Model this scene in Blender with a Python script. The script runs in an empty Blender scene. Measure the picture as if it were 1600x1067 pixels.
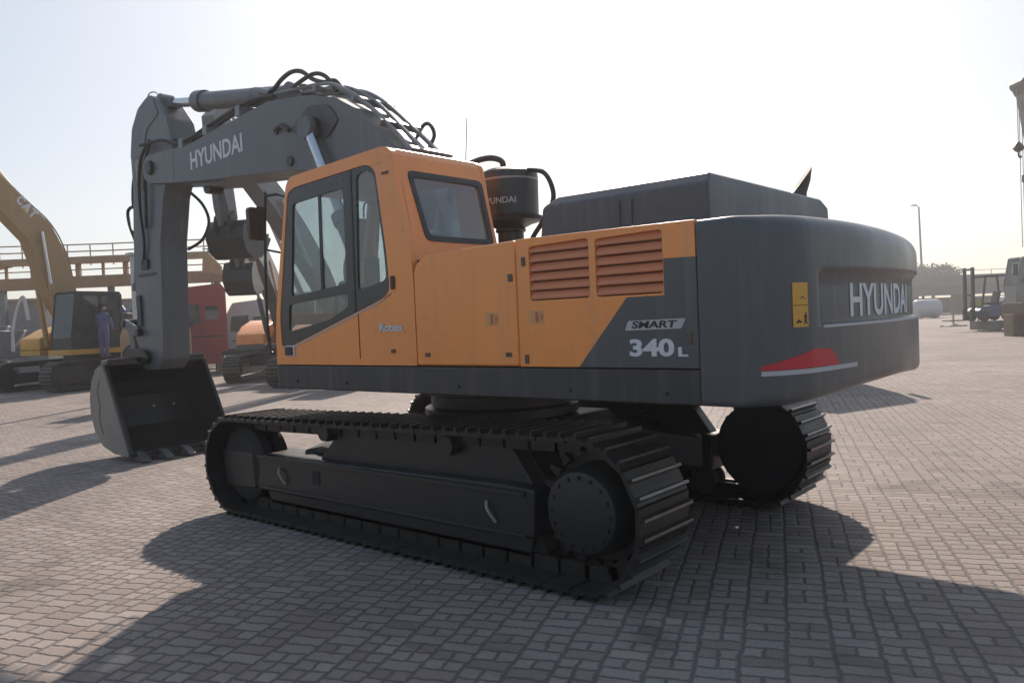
import bpy, bmesh, math, random
from mathutils import Vector, Matrix
from mathutils.geometry import tessellate_polygon
random.seed(7)
R = math.radians
scene = bpy.context.scene
C = scene.collection

# ------------------------------------------------------------------ camera
cam_d = bpy.data.cameras.new('camera'); cam = bpy.data.objects.new('camera', cam_d); C.objects.link(cam)
scene.camera = cam
cam_d.sensor_width = 36; cam_d.lens = 1233.5 * 36 / 1600; cam_d.clip_start = .1; cam_d.clip_end = 3000
az, pt, rl = R(-49.46), R(-1.668), R(2.452)
fw = Vector((math.cos(pt)*math.cos(az), math.cos(pt)*math.sin(az), math.sin(pt)))
rt = Vector((math.sin(az), -math.cos(az), 0)); up = rt.cross(fw)
Rv = rt*math.cos(rl) - up*math.sin(rl); Uv = up*math.cos(rl) + rt*math.sin(rl)
m = Matrix((Rv, Uv, -fw)).transposed().to_4x4(); m.translation = Vector((-4.915, 5.564, 1.775))
cam.matrix_world = m

# ------------------------------------------------------------------ sky, sun, exposure
SUN_EL, SUN_AZ = R(33.5), R(-55.7)
world = bpy.data.worlds.new('World'); scene.world = world; world.use_nodes = True
nt = world.node_tree; bg = nt.nodes['Background']
sky = nt.nodes.new('ShaderNodeTexSky'); sky.sky_type = 'NISHITA'; sky.sun_disc = False
sky.sun_elevation = SUN_EL; sky.sun_rotation = math.pi/2 - SUN_AZ
sky.air_density = 1.0; sky.dust_density = 2.0; sky.ozone_density = 3.5; sky.altitude = 0
hs = nt.nodes.new('ShaderNodeHueSaturation'); hs.inputs['Saturation'].default_value = 1.12; hs.inputs['Value'].default_value = 1/8.5
gm = nt.nodes.new('ShaderNodeGamma'); gm.inputs['Gamma'].default_value = .45       # hazy sky: softer falloff away from the sun
sc_ = nt.nodes.new('ShaderNodeVectorMath'); sc_.operation = 'SCALE'; sc_.inputs['Scale'].default_value = 5.7
nt.links.new(sky.outputs[0], hs.inputs['Color']); nt.links.new(hs.outputs[0], gm.inputs['Color'])
nt.links.new(gm.outputs[0], sc_.inputs[0]); nt.links.new(sc_.outputs[0], bg.inputs['Color'])
bg.inputs['Strength'].default_value = .13
sun_d = bpy.data.lights.new('sun', 'SUN'); sun_d.energy = 5.0; sun_d.use_shadow = True; sun_d.angle = R(.9); sun_d.color = (1, .86, .73)
sun = bpy.data.objects.new('sun', sun_d); C.objects.link(sun)
sdir = Vector((math.cos(SUN_EL)*math.cos(SUN_AZ), math.cos(SUN_EL)*math.sin(SUN_AZ), math.sin(SUN_EL)))
sun.rotation_euler = sdir.to_track_quat('Z', 'Y').to_euler()
vs = scene.view_settings
vs.view_transform = 'Standard'; vs.look = 'None'; vs.exposure = 0.27; vs.gamma = 1; vs.use_curve_mapping = False
scene.cycles.use_denoising = True
scene.cycles.max_bounces = 7; scene.cycles.volume_bounces = 1; scene.cycles.transparent_max_bounces = 12
scene.cycles.sample_clamp_indirect = 6

# ------------------------------------------------------------------ materials
MATS = {}
def mat(name, col, rough=.5, metal=0., noise=.12, scale=3., bump=0., bscale=60., coat=0., dust=0., spec=.5, em=None, streak=0.):
    """principled paint with blotchy value variation, fine bump and optional dust on upward faces"""
    if name in MATS: return MATS[name]
    M = bpy.data.materials.new(name); M.use_nodes = True; t = M.node_tree; n = t.nodes; L = t.links
    b = n['Principled BSDF']
    b.inputs['Roughness'].default_value = rough; b.inputs['Metallic'].default_value = metal
    b.inputs['Coat Weight'].default_value = coat; b.inputs['Coat Roughness'].default_value = .12
    b.inputs['Specular IOR Level'].default_value = spec
    tc = n.new('ShaderNodeTexCoord')
    nz = n.new('ShaderNodeTexNoise'); nz.inputs['Scale'].default_value = scale; nz.inputs['Detail'].default_value = 6; nz.inputs['Roughness'].default_value = .65
    L.new(tc.outputs['Object'], nz.inputs['Vector'])
    mr = n.new('ShaderNodeMapRange'); mr.inputs[1].default_value = .25; mr.inputs[2].default_value = .75
    mr.inputs[3].default_value = 1 - noise; mr.inputs[4].default_value = 1 + noise
    L.new(nz.outputs[0], mr.inputs[0])
    mx = n.new('ShaderNodeMix'); mx.data_type = 'RGBA'; mx.blend_type = 'MULTIPLY'; mx.inputs[0].default_value = 1
    mx.inputs[6].default_value = (*col, 1); L.new(mr.outputs[0], mx.inputs[7])
    out = mx.outputs[2]
    if streak > 0:      # run marks down the panels, fine scratches and small chips
        mp = n.new('ShaderNodeMapping'); mp.inputs['Scale'].default_value = (9, 9, .7); L.new(tc.outputs['Object'], mp.inputs[0])
        ns = n.new('ShaderNodeTexNoise'); ns.inputs['Scale'].default_value = 1.6; ns.inputs['Detail'].default_value = 5; L.new(mp.outputs[0], ns.inputs['Vector'])
        ms = n.new('ShaderNodeMapRange'); ms.inputs[1].default_value = .52; ms.inputs[2].default_value = .78; ms.inputs[3].default_value = 0; ms.inputs[4].default_value = streak; L.new(ns.outputs[0], ms.inputs[0])
        x3 = n.new('ShaderNodeMix'); x3.data_type = 'RGBA'; L.new(ms.outputs[0], x3.inputs[0]); L.new(out, x3.inputs[6]); x3.inputs[7].default_value = (.30, .26, .22, 1)
        nc = n.new('ShaderNodeTexNoise'); nc.inputs['Scale'].default_value = 38; nc.inputs['Detail'].default_value = 4; L.new(tc.outputs['Object'], nc.inputs['Vector'])
        mc = n.new('ShaderNodeMapRange'); mc.inputs[1].default_value = .70; mc.inputs[2].default_value = .73; mc.inputs[3].default_value = 0; mc.inputs[4].default_value = min(1, streak*2.2); L.new(nc.outputs[0], mc.inputs[0])
        x4 = n.new('ShaderNodeMix'); x4.data_type = 'RGBA'; L.new(mc.outputs[0], x4.inputs[0]); L.new(x3.outputs[2], x4.inputs[6]); x4.inputs[7].default_value = (.10, .07, .05, 1)
        out = x4.outputs[2]
    if dust > 0:
        g = n.new('ShaderNodeNewGeometry'); sx = n.new('ShaderNodeSeparateXYZ'); L.new(g.outputs['Normal'], sx.inputs[0])
        m2 = n.new('ShaderNodeMapRange'); m2.inputs[1].default_value = .2; m2.inputs[2].default_value = 1; m2.inputs[3].default_value = .12*dust; m2.inputs[4].default_value = dust
        L.new(sx.outputs[2], m2.inputs[0])
        n2 = n.new('ShaderNodeTexNoise'); n2.inputs['Scale'].default_value = 9; n2.inputs['Detail'].default_value = 7; L.new(tc.outputs['Object'], n2.inputs['Vector'])
        mm = n.new('ShaderNodeMath'); mm.operation = 'MULTIPLY'; L.new(m2.outputs[0], mm.inputs[0]); L.new(n2.outputs[0], mm.inputs[1])
        mx2 = n.new('ShaderNodeMix'); mx2.data_type = 'RGBA'; L.new(mm.outputs[0], mx2.inputs[0]); L.new(out, mx2.inputs[6]); mx2.inputs[7].default_value = (.36, .30, .25, 1)
        out = mx2.outputs[2]
    L.new(out, b.inputs['Base Color'])
    mr3 = n.new('ShaderNodeMapRange'); mr3.inputs[1].default_value = .3; mr3.inputs[2].default_value = .7
    mr3.inputs[3].default_value = max(.02, rough - .07); mr3.inputs[4].default_value = min(1, rough + .1)
    L.new(nz.outputs[0], mr3.inputs[0]); L.new(mr3.outputs[0], b.inputs['Roughness'])
    if bump > 0:
        n3 = n.new('ShaderNodeTexNoise'); n3.inputs['Scale'].default_value = bscale; n3.inputs['Detail'].default_value = 3; L.new(tc.outputs['Object'], n3.inputs['Vector'])
        bp = n.new('ShaderNodeBump'); bp.inputs['Strength'].default_value = bump; bp.inputs['Distance'].default_value = .01
        L.new(n3.outputs[0], bp.inputs['Height']); L.new(bp.outputs[0], b.inputs['Normal'])
    if em:
        b.inputs['Emission Color'].default_value = (*em, 1); b.inputs['Emission Strength'].default_value = 1
    MATS[name] = M; return M

def glass(name, tint, refl=.1, dirt=.12):
    if name in MATS: return MATS[name]
    M = bpy.data.materials.new(name); M.use_nodes = True; t = M.node_tree; n = t.nodes; L = t.links
    n.remove(n['Principled BSDF']); o = n['Material Output']
    tr = n.new('ShaderNodeBsdfTransparent'); tr.inputs[0].default_value = (*tint, 1)
    gl = n.new('ShaderNodeBsdfGlossy'); gl.inputs['Roughness'].default_value = .03
    fr = n.new('ShaderNodeLayerWeight'); fr.inputs[0].default_value = .5       # facing term: the same on both faces of a pane
    pw = n.new('ShaderNodeMath'); pw.operation = 'POWER'; pw.inputs[1].default_value = 4; L.new(fr.outputs['Facing'], pw.inputs[0])
    ad = n.new('ShaderNodeMath'); ad.operation = 'MULTIPLY_ADD'; ad.inputs[1].default_value = .6; ad.inputs[2].default_value = refl; L.new(pw.outputs[0], ad.inputs[0])
    m1 = n.new('ShaderNodeMixShader'); L.new(ad.outputs[0], m1.inputs[0]); L.new(tr.outputs[0], m1.inputs[1]); L.new(gl.outputs[0], m1.inputs[2])
    df = n.new('ShaderNodeBsdfDiffuse'); df.inputs[0].default_value = (.42, .42, .40, 1)
    tc = n.new('ShaderNodeTexCoord'); nz = n.new('ShaderNodeTexNoise'); nz.inputs['Scale'].default_value = 4; nz.inputs['Detail'].default_value = 7
    L.new(tc.outputs['Object'], nz.inputs['Vector'])
    mu = n.new('ShaderNodeMath'); mu.operation = 'MULTIPLY'; mu.inputs[1].default_value = dirt*2; L.new(nz.outputs[0], mu.inputs[0])
    m2 = n.new('ShaderNodeMixShader'); L.new(mu.outputs[0], m2.inputs[0]); L.new(m1.outputs[0], m2.inputs[1]); L.new(df.outputs[0], m2.inputs[2])
    L.new(m2.outputs[0], o.inputs[0]); MATS[name] = M; return M

ORANGE = mat('orange_paint', (.88, .295, .062), .30, noise=.07, scale=1.2, coat=.3, dust=.15, streak=.22)
GREY = mat('charcoal_paint', (.060, .067, .076), .36, noise=.12, scale=2, coat=.15, dust=.18, streak=.16, bump=.10, bscale=70)
BOOMG = mat('grey_boom_paint', (.088, .098, .108), .4, noise=.14, scale=2.2, coat=.1, dust=.2, streak=.20, bump=.06, bscale=50)
SKIRT = mat('skirt_paint', (.030, .031, .034), .48, noise=.15, scale=2, dust=.25, streak=.18)
WORN = mat('worn_steel', (.22, .20, .18), .38, metal=.5, noise=.4, scale=9)
BLACK = mat('black_trim', (.014, .015, .017), .38, noise=.15, scale=5)
HOSE = mat('rubber_hose', (.022, .022, .023), .55, noise=.2)
TRACK = mat('track_steel', (.019, .018, .0175), .42, metal=.35, noise=.35, scale=7, bump=.3, dust=.14)
FRAME = mat('undercarriage_paint', (.011, .013, .016), .38, noise=.25, scale=4, bump=.1, dust=.07)
CHROME = mat('chrome_rod', (.62, .63, .65), .22, metal=1, noise=.05)
PIPE = mat('steel_pipe', (.20, .205, .21), .35, metal=.3, noise=.15)
LETTER = mat('white_lettering', (.62, .62, .64), .5, noise=.06, scale=20)
RED = mat('red_reflector', (.50, .02, .03), .4, noise=.05)
SILVER = mat('silver_tape_and_glint', (.42, .42, .44), .4, noise=.06)
YSTICK = mat('yellow_sticker', (.62, .33, .05), .5, noise=.06)
STEEL = mat('bare_steel', (.30, .27, .24), .5, metal=.4, noise=.25, scale=6)
LOUV = mat('louvre_paint', (.62, .22, .10), .5, noise=.08)
SEATM = mat('seat_cloth', (.05, .05, .055), .9, noise=.2)
CABIN = mat('cab_lining', (.13, .13, .125), .8, noise=.1)
DARKIN = mat('dark_interior', (.012, .012, .013), .8)
CATY = mat('yellow_paint', (.56, .30, .05), .45, noise=.12, scale=2, dust=.3)
GL = glass('tinted_glass', (.80, .86, .87), .10, .10)
GLD = glass('dark_glass', (.34, .40, .40), .08, .10)

# ------------------------------------------------------------------ mesh building
class MB:
    def __init__(s): s.v = []; s.f = []
    def add(s, vs, fs):
        k = len(s.v); s.v += [tuple(v) for v in vs]; s.f += [tuple(i + k for i in f) for f in fs]; return s
    def box(s, x0, x1, y0, y1, z0, z1, M=None):
        vs = [Vector((x, y, z)) for z in (z0, z1) for y in (y0, y1) for x in (x0, x1)]
        if M is not None: vs = [M @ v for v in vs]
        return s.add(vs, [(0, 2, 3, 1), (4, 5, 7, 6), (0, 1, 5, 4), (2, 6, 7, 3), (0, 4, 6, 2), (1, 3, 7, 5)])
    def plate(s, outer, holes, f, d0, d1):
        """polygon with holes; f(a, b, d) -> point; solid between depth d0 and d1"""
        loops = [outer] + list(holes); flat = [p for l in loops for p in l]; n = len(flat)
        tris = tessellate_polygon([[Vector((a, b, 0)) for a, b in l] for l in loops])
        vs = [f(a, b, d0) for a, b in flat] + [f(a, b, d1) for a, b in flat]
        fs = [tuple(t) for t in tris] + [tuple(i + n for i in reversed(t)) for t in tris]
        k = 0
        for l in loops:
            for i in range(len(l)):
                j = (i + 1) % len(l); fs.append((k+i, k+j, k+j+n, k+i+n))
            k += len(l)
        return s.add(vs, fs)
    def prism(s, poly, y0, y1, M=None):     # polygon in x,z extruded along y, convex or not: one ngon each end
        n = len(poly); vs = [Vector((a, y0, b)) for a, b in poly] + [Vector((a, y1, b)) for a, b in poly]
        if M is not None: vs = [M @ v for v in vs]
        return s.add(vs, [tuple(range(n)), tuple(range(2*n-1, n-1, -1))] + [(i, (i+1) % n, (i+1) % n + n, i + n) for i in range(n)])
    def cyl(s, p0, p1, r0, r1=None, n=20):
        p0, p1 = Vector(p0), Vector(p1); r1 = r0 if r1 is None else r1
        q = (p1 - p0).to_track_quat('Z', 'Y'); a = q @ Vector((1, 0, 0)); b = q @ Vector((0, 1, 0))
        vs = [p + (a*math.cos(2*math.pi*i/n) + b*math.sin(2*math.pi*i/n))*r for p, r in ((p0, r0), (p1, r1)) for i in range(n)]
        return s.add(vs, [tuple(range(n-1, -1, -1)), tuple(range(n, 2*n))] + [(i, (i+1) % n, (i+1) % n + n, i + n) for i in range(n)])
    def lathe(s, p0, axis, prof, n=28):     # prof: (distance along axis, radius)
        p0 = Vector(p0); q = Vector(axis).to_track_quat('Z', 'Y'); a = q @ Vector((1, 0, 0)); b = q @ Vector((0, 1, 0)); c = q @ Vector((0, 0, 1))
        vs = [p0 + c*d + (a*math.cos(2*math.pi*i/n) + b*math.sin(2*math.pi*i/n))*r for d, r in prof for i in range(n)]
        k = len(prof); fs = [tuple(range(n-1, -1, -1)), tuple(range((k-1)*n, k*n))]
        for j in range(k-1): fs += [(j*n+i, j*n+(i+1) % n, (j+1)*n+(i+1) % n, (j+1)*n+i) for i in range(n)]
        return s.add(vs, fs)
    def tube(s, pts, r, n=8, smooth=True):
        P = [Vector(p) for p in pts]
        if smooth and len(P) > 2:
            Q = []
            for i in range(len(P)-1):
                a, b, c, d = P[max(i-1, 0)], P[i], P[i+1], P[min(i+2, len(P)-1)]
                for k in range(5):
                    t = k/5; Q.append(.5*((2*b) + (c-a)*t + (2*a-5*b+4*c-d)*t*t + (3*b-3*c+d-a)*t**3))
            P = Q + [P[-1]]
        ref = Vector((0, 0, 1)); vs = []
        tan = [(P[min(i+1, len(P)-1)] - P[max(i-1, 0)]).normalized() for i in range(len(P))]
        if abs(tan[0].dot(ref)) > .9: ref = Vector((0, 1, 0))
        for p, t in zip(P, tan):
            a = ref - t*ref.dot(t); a = a.normalized() if a.length > 1e-5 else Vector((1, 0, 0)); b = t.cross(a); ref = a
            vs += [p + (a*math.cos(2*math.pi*i/n) + b*math.sin(2*math.pi*i/n))*r for i in range(n)]
        k = len(P); fs = [tuple(range(n-1, -1, -1)), tuple(range((k-1)*n, k*n))]
        for j in range(k-1): fs += [(j*n+i, j*n+(i+1) % n, (j+1)*n+(i+1) % n, (j+1)*n+i) for i in range(n)]
        return s.add(vs, fs)
    def bar(s, p0, p1, w, h=None):
        p0, p1 = Vector(p0), Vector(p1); h = h or w; L = (p1-p0).length
        q = (p1-p0).to_track_quat('X', 'Z').to_matrix().to_4x4(); q.translation = p0
        return s.box(0, L, -w/2, w/2, -h/2, h/2, q)
    def build(s, name, material, parent=None, bevel=0, seg=2, ang=32, recalc=True):
        me = bpy.data.meshes.new(name); me.from_pydata(s.v, [], s.f)
        if recalc:
            bm = bmesh.new(); bm.from_mesh(me); bmesh.ops.recalc_face_normals(bm, faces=bm.faces); bm.to_mesh(me); bm.free()
        me.polygons.foreach_set('use_smooth', [True]*len(me.polygons)); me.set_sharp_from_angle(angle=R(ang)); me.update()
        o = bpy.data.objects.new(name, me); C.objects.link(o); o.parent = parent
        me.materials.append(material)
        if bevel:
            b = o.modifiers.new('b', 'BEVEL'); b.width = bevel; b.segments = seg; b.limit_method = 'ANGLE'; b.angle_limit = R(35); b.harden_normals = True
        return o

def thing(name, label, cat, loc=(0, 0, 0), rz=0, group=None, parent=None):
    o = bpy.data.objects.new(name, None); C.objects.link(o); o.location = loc; o.rotation_euler = (0, 0, rz); o.empty_display_size = .2
    if label: o['label'] = label; o['category'] = cat
    if group: o['group'] = group
    return o
def tag(o, label, cat, group=None):
    o['label'] = label; o['category'] = cat
    if group: o['group'] = group
    return o
def kind(o, k): o['kind'] = k; return o
def node(name, parent):
    o = bpy.data.objects.new(name, None); C.objects.link(o); o.parent = parent; return o
def rpoly(pts, r, n=4):
    """round the corners of a 2-D polygon; r a number or a list"""
    out = []; k = len(pts)
    for i in range(k):
        p, a, b = Vector(pts[i]), Vector(pts[i-1]), Vector(pts[(i+1) % k]); rr = r[i] if isinstance(r, (list, tuple)) else r
        u, v = (a-p), (b-p); d = min(rr, u.length*.48, v.length*.48)
        if d < 1e-4: out.append(tuple(p)); continue
        p0 = p + u.normalized()*d; p1 = p + v.normalized()*d
        for j in range(n+1):
            t = j/n; q = p0*(1-t)**2 + p*2*t*(1-t) + p1*t*t; out.append((q.x, q.y))
    return out
def text_mesh(name, body, M, width, height, material, parent, bold=.0, extrude=.004, shear=0., fn=None):
    """lettering as real geometry fitted to width x height; M maps (x,y,z) text space to the parent's space, fn an optional bend"""
    cu = bpy.data.curves.new(name, 'FONT'); cu.body = body; cu.size = 1; cu.offset = bold; cu.shear = shear; cu.resolution_u = 4
    tmp = bpy.data.objects.new(name, cu); C.objects.link(tmp)
    me = bpy.data.meshes.new_from_object(tmp.evaluated_get(bpy.context.evaluated_depsgraph_get()))
    bpy.data.objects.remove(tmp)
    bm = bmesh.new(); bm.from_mesh(me)
    xs = [v.co.x for v in bm.verts]; ys = [v.co.y for v in bm.verts]
    x0, x1, y0, y1 = min(xs), max(xs), min(ys), max(ys)
    r = bmesh.ops.extrude_face_region(bm, geom=bm.faces[:])
    for g in r['geom']:
        if isinstance(g, bmesh.types.BMVert): g.co.z += 1
    for v in bm.verts:
        p = Vector(((v.co.x-x0)/(x1-x0)*width, (v.co.y-y0)/(y1-y0)*height, v.co.z*extrude))
        v.co = fn(p) if fn else M @ p
    bmesh.ops.recalc_face_normals(bm, faces=bm.faces); bm.to_mesh(me); bm.free()
    me.materials.clear(); me.materials.append(material)
    for p in me.polygons: p.use_smooth = False
    o = bpy.data.objects.new(name, me); C.objects.link(o); o.parent = parent; return o
def side_M(x, y, z, slope=0.):
    """text on a +y facing side reading towards -x (as seen from +y), with its baseline rising by slope"""
    ex = Vector((-math.cos(slope), 0, math.sin(slope))); ey = Vector((math.sin(slope), 0, math.cos(slope))); ez = Vector((0, 1, 0))
    M = Matrix((ex, ey, ez)).transposed().to_4x4(); M.translation = Vector((x, y, z)); return M
XZ = lambda a, b, d: (a, d, b)
YZ = lambda a, b, d: (d, a, b)
XY = lambda a, b, d: (a, b, d)

# ------------------------------------------------------------------ ground
def paving_material():
    M = bpy.data.materials.new('block_paving'); M.use_nodes = True; t = M.node_tree; n = t.nodes; L = t.links; b = n['Principled BSDF']
    def mth(op, a, c=None, clamp=False):
        q = n.new('ShaderNodeMath'); q.operation = op; q.use_clamp = clamp
        for i, v in enumerate((a, c)):
            if v is None: continue
            if isinstance(v, (int, float)): q.inputs[i].default_value = v
            else: L.new(v, q.inputs[i])
        return q.outputs[0]
    tc = n.new('ShaderNodeTexCoord')
    mp = n.new('ShaderNodeMapping'); mp.inputs['Rotation'].default_value = (0, 0, R(68)); L.new(tc.outputs['Object'], mp.inputs[0])
    wob = n.new('ShaderNodeTexNoise'); wob.inputs['Scale'].default_value = 1.3; wob.inputs['Detail'].default_value = 2; L.new(mp.outputs[0], wob.inputs['Vector'])
    wob2 = n.new('ShaderNodeTexNoise'); wob2.inputs['Scale'].default_value = 14; wob2.inputs['Detail'].default_value = 2; L.new(mp.outputs[0], wob2.inputs['Vector'])
    def vm(op, a, c, s=None):
        q = n.new('ShaderNodeVectorMath'); q.operation = op; L.new(a, q.inputs[0])
        if s is not None: q.inputs['Scale'].default_value = s
        elif isinstance(c, tuple): q.inputs[1].default_value = c
        else: L.new(c, q.inputs[1])
        return q.outputs[0]
    o1 = vm('SCALE', vm('SUBTRACT', wob.outputs['Color'], (.5, .5, .5)), None, .055)
    o2 = vm('SCALE', vm('SUBTRACT', wob2.outputs['Color'], (.5, .5, .5)), None, .034)
    P = vm('ADD', vm('ADD', mp.outputs[0], o1), o2)
    sx = n.new('ShaderNodeSeparateXYZ'); L.new(P, sx.inputs[0]); X, Y = sx.outputs[0], sx.outputs[1]
    LW, LH = .225, .112                       # lane width, course height
    ly = mth('DIVIDE', Y, LW); lane = mth('FLOOR', ly); fy = mth('SUBTRACT', ly, lane)
    def hsh(a, bb, s):
        c = n.new('ShaderNodeCombineXYZ'); L.new(a, c.inputs[0]); 
        if bb is not None: L.new(bb, c.inputs[1])
        c.inputs[2].default_value = s
        w = n.new('ShaderNodeTexWhiteNoise'); w.noise_dimensions = '3D'; L.new(c.outputs[0], w.inputs['Vector']); return w.outputs['Value']
    off = mth('MULTIPLY', mth('MODULO', lane, 2.0), .5)
    lx = mth('ADD', mth('DIVIDE', X, LH), off); course = mth('FLOOR', lx); fx = mth('SUBTRACT', lx, course)
    split = mth('GREATER_THAN', hsh(lane, course, 1.0), .45)
    dx = mth('MULTIPLY', mth('MINIMUM', fx, mth('SUBTRACT', 1.0, fx)), LH)
    dy = mth('MULTIPLY', mth('MINIMUM', fy, mth('SUBTRACT', 1.0, fy)), LW*.85)
    dm = mth('ADD', mth('MULTIPLY', mth('ABSOLUTE', mth('SUBTRACT', fy, .5)), LW), mth('MULTIPLY', mth('SUBTRACT', 1.0, split), 1.0))
    d = mth('MINIMUM', mth('MINIMUM', dx, dy), dm)
    mr = n.new('ShaderNodeMapRange'); mr.interpolation_type = 'SMOOTHSTEP'; mr.inputs[1].default_value = .004; mr.inputs[2].default_value = .016; L.new(d, mr.inputs[0]); stone = mr.outputs[0]
    half = mth('MULTIPLY', mth('GREATER_THAN', fy, .5), split)
    hv = hsh(mth('ADD', lane, mth('MULTIPLY', half, .37)), course, 5.0)
    hv2 = hsh(mth('ADD', lane, mth('MULTIPLY', half, .37)), course, 9.0)
    cr = n.new('ShaderNodeValToRGB'); e = cr.color_ramp; e.elements[0].color = (.215, .172, .152, 1); e.elements[1].color = (.325, .268, .240, 1)
    for p_, c_ in ((.3, (.255, .208, .185, 1)), (.6, (.28, .232, .206, 1)), (.8, (.255, .222, .205, 1))):
        k = e.elements.new(p_); k.color = c_
    L.new(hv, cr.inputs[0])
    big = n.new('ShaderNodeTexNoise'); big.inputs['Scale'].default_value = .35; big.inputs['Detail'].default_value = 5; L.new(tc.outputs['Object'], big.inputs['Vector'])
    mrb = n.new('ShaderNodeMapRange'); mrb.inputs[1].default_value = .3; mrb.inputs[2].default_value = .7; mrb.inputs[3].default_value = .78; mrb.inputs[4].default_value = 1.18; L.new(big.outputs[0], mrb.inputs[0])
    fine = n.new('ShaderNodeTexNoise'); fine.inputs['Scale'].default_value = 55; fine.inputs['Detail'].default_value = 5; L.new(tc.outputs['Object'], fine.inputs['Vector'])
    mrf = n.new('ShaderNodeMapRange'); mrf.inputs[1].default_value = .3; mrf.inputs[2].default_value = .7; mrf.inputs[3].default_value = .85; mrf.inputs[4].default_value = 1.12; L.new(fine.outputs[0], mrf.inputs[0])
    # oil and tyre stains with their own shapes
    st = n.new('ShaderNodeTexNoise'); st.inputs['Scale'].default_value = .9; st.inputs['Detail'].default_value = 8; st.inputs['Distortion'].default_value = .6; L.new(tc.outputs['Object'], st.inputs['Vector'])
    mrs = n.new('ShaderNodeMapRange'); mrs.inputs[1].default_value = .60; mrs.inputs[2].default_value = .72; mrs.inputs[3].default_value = 1; mrs.inputs[4].default_value = .60; L.new(st.outputs[0], mrs.inputs[0])
    m3 = n.new('ShaderNodeMapping'); m3.inputs['Rotation'].default_value = (0, 0, R(25)); m3.inputs['Scale'].default_value = (.10, 2.6, 1); L.new(tc.outputs['Object'], m3.inputs[0])
    n4 = n.new('ShaderNodeTexNoise'); n4.inputs['Scale'].default_value = 1; n4.inputs['Detail'].default_value = 4; n4.inputs['Distortion'].default_value = .8; L.new(m3.outputs[0], n4.inputs['Vector'])
    m4 = n.new('ShaderNodeMapRange'); m4.inputs[1].default_value = .57; m4.inputs[2].default_value = .68; m4.inputs[3].default_value = 1; m4.inputs[4].default_value = .80; L.new(n4.outputs[0], m4.inputs[0])
    v = mth('MULTIPLY', mth('MULTIPLY', mth('MULTIPLY', mrb.outputs[0], mrf.outputs[0]), mrs.outputs[0]), m4.outputs[0])
    def mix(f, a, c, blend='MIX'):
        q = n.new('ShaderNodeMix'); q.data_type = 'RGBA'; q.blend_type = blend
        if isinstance(f, float): q.inputs[0].default_value = f
        else: L.new(f, q.inputs[0])
        for i, vv in ((6, a), (7, c)):
            if isinstance(vv, tuple): q.inputs[i].default_value = vv
            else: L.new(vv, q.inputs[i])
        return q.outputs[2]
    colr = mix(stone, (.135, .114, .105, 1), cr.outputs[0])
    colr = mix(1.0, colr, v, 'MULTIPLY')
    L.new(colr, b.inputs['Base Color']); b.inputs['Roughness'].default_value = .82; b.inputs['Specular IOR Level'].default_value = .35
    h = mth('ADD', mth('ADD', mth('MULTIPLY', stone, .006), mth('MULTIPLY', fine.outputs[0], .0025)), mth('MULTIPLY', mth('MULTIPLY', hv2, stone), .004))
    bp = n.new('ShaderNodeBump'); bp.inputs['Distance'].default_value = 1; bp.inputs['Strength'].default_value = .75; L.new(h, bp.inputs['Height']); L.new(bp.outputs[0], b.inputs['Normal'])
    return M
g = MB(); g.add([(-900, -900, 0), (900, -900, 0), (900, 900, 0), (-900, 900, 0)], [(0, 1, 2, 3)])
kind(g.build('ground', paving_material()), 'structure')

# ------------------------------------------------------------------ crawler track shared by all the excavators
def track_path(xr, rr, zr, xf, rf, zf, n=400):
    """closed loop of the shoe surface round the rear and the front wheel (x,z)"""
    th = math.asin(max(-1, min(1, (rr-rf)/(xf-xr)))); a_top = math.atan2(zf-zr, xf-xr)
    pts = []
    def arc(cx, cz, r, a0, a1, k=40):
        for i in range(k+1):
            a = a0 + (a1-a0)*i/k; pts.append((cx + r*math.cos(a), cz + r*math.sin(a)))
    arc(xf, zf, rf, math.pi/2 - th + a_top, -math.pi/2)
    arc(xr, zr, rr, -math.pi/2, -math.pi*1.5 - th + a_top)
    return pts
def resample(pts, n):
    P = [Vector(p) for p in pts] + [Vector(pts[0])]; L = [0]
    for a, b in zip(P, P[1:]): L.append(L[-1] + (b-a).length)
    out = []; j = 0
    for i in range(n):
        s = L[-1]*i/n
        while L[j+1] < s: j += 1
        t = (s-L[j])/max(1e-9, L[j+1]-L[j]); out.append((P[j].lerp(P[j+1], t), (P[j+1]-P[j]).normalized()))
    return out, L[-1]
def add_track(parent, y0, y1, rough=1., n=48, xr=-1.985, rr=.49, zr=.525, xf=2.065, rf=.45, zf=.485, steel=None, detail=True):
    steel = steel or TRACK
    shoes, L = resample(track_path(xr, rr, zr, xf, rf, zf), n); p = L/n; mb = MB()
    for c, t in shoes:
        nrm = Vector((-t.y, t.x)) if False else Vector((t.y, -t.x))*-1
        M = Matrix(((t.x, 0, nrm.x, c.x), (0, 1, 0, 0), (t.y, 0, nrm.y, c.y), (0, 0, 0, 1)))
        mb.box(-p*.47, p*.49, y0, y1, -.028, 0, M)
        for gx in (-.30, .20) if detail else (0,):
            mb.prism([(p*gx-.016, 0), (p*gx+.016, 0), (p*gx+.009, .034), (p*gx-.009, .034)], y0+.004, y1-.004, M)
    tr = mb.build('track_shoes', steel, parent, recalc=True)
    tr.data.materials.append(WORN); per = 6 + (12 if detail else 6)
    for i, pl_ in enumerate(tr.data.polygons):
        q = i % per
        if q >= 6 and (q-6) % 6 == 4: pl_.material_index = 1          # the flat tip of each grouser bar
    ym = (y0+y1)/2; mb = MB()
    for c, t in shoes:
        nrm = -Vector((t.y, -t.x)); M = Matrix(((t.x, 0, nrm.x, c.x), (0, 1, 0, 0), (t.y, 0, nrm.y, c.y), (0, 0, 0, 1)))
        for yy in (-.09, .055): mb.box(-p*.56, p*.56, ym+yy, ym+yy+.035, -.13, -.03, M)
    mb.build('track_chain', steel, parent)
    return tr

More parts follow.
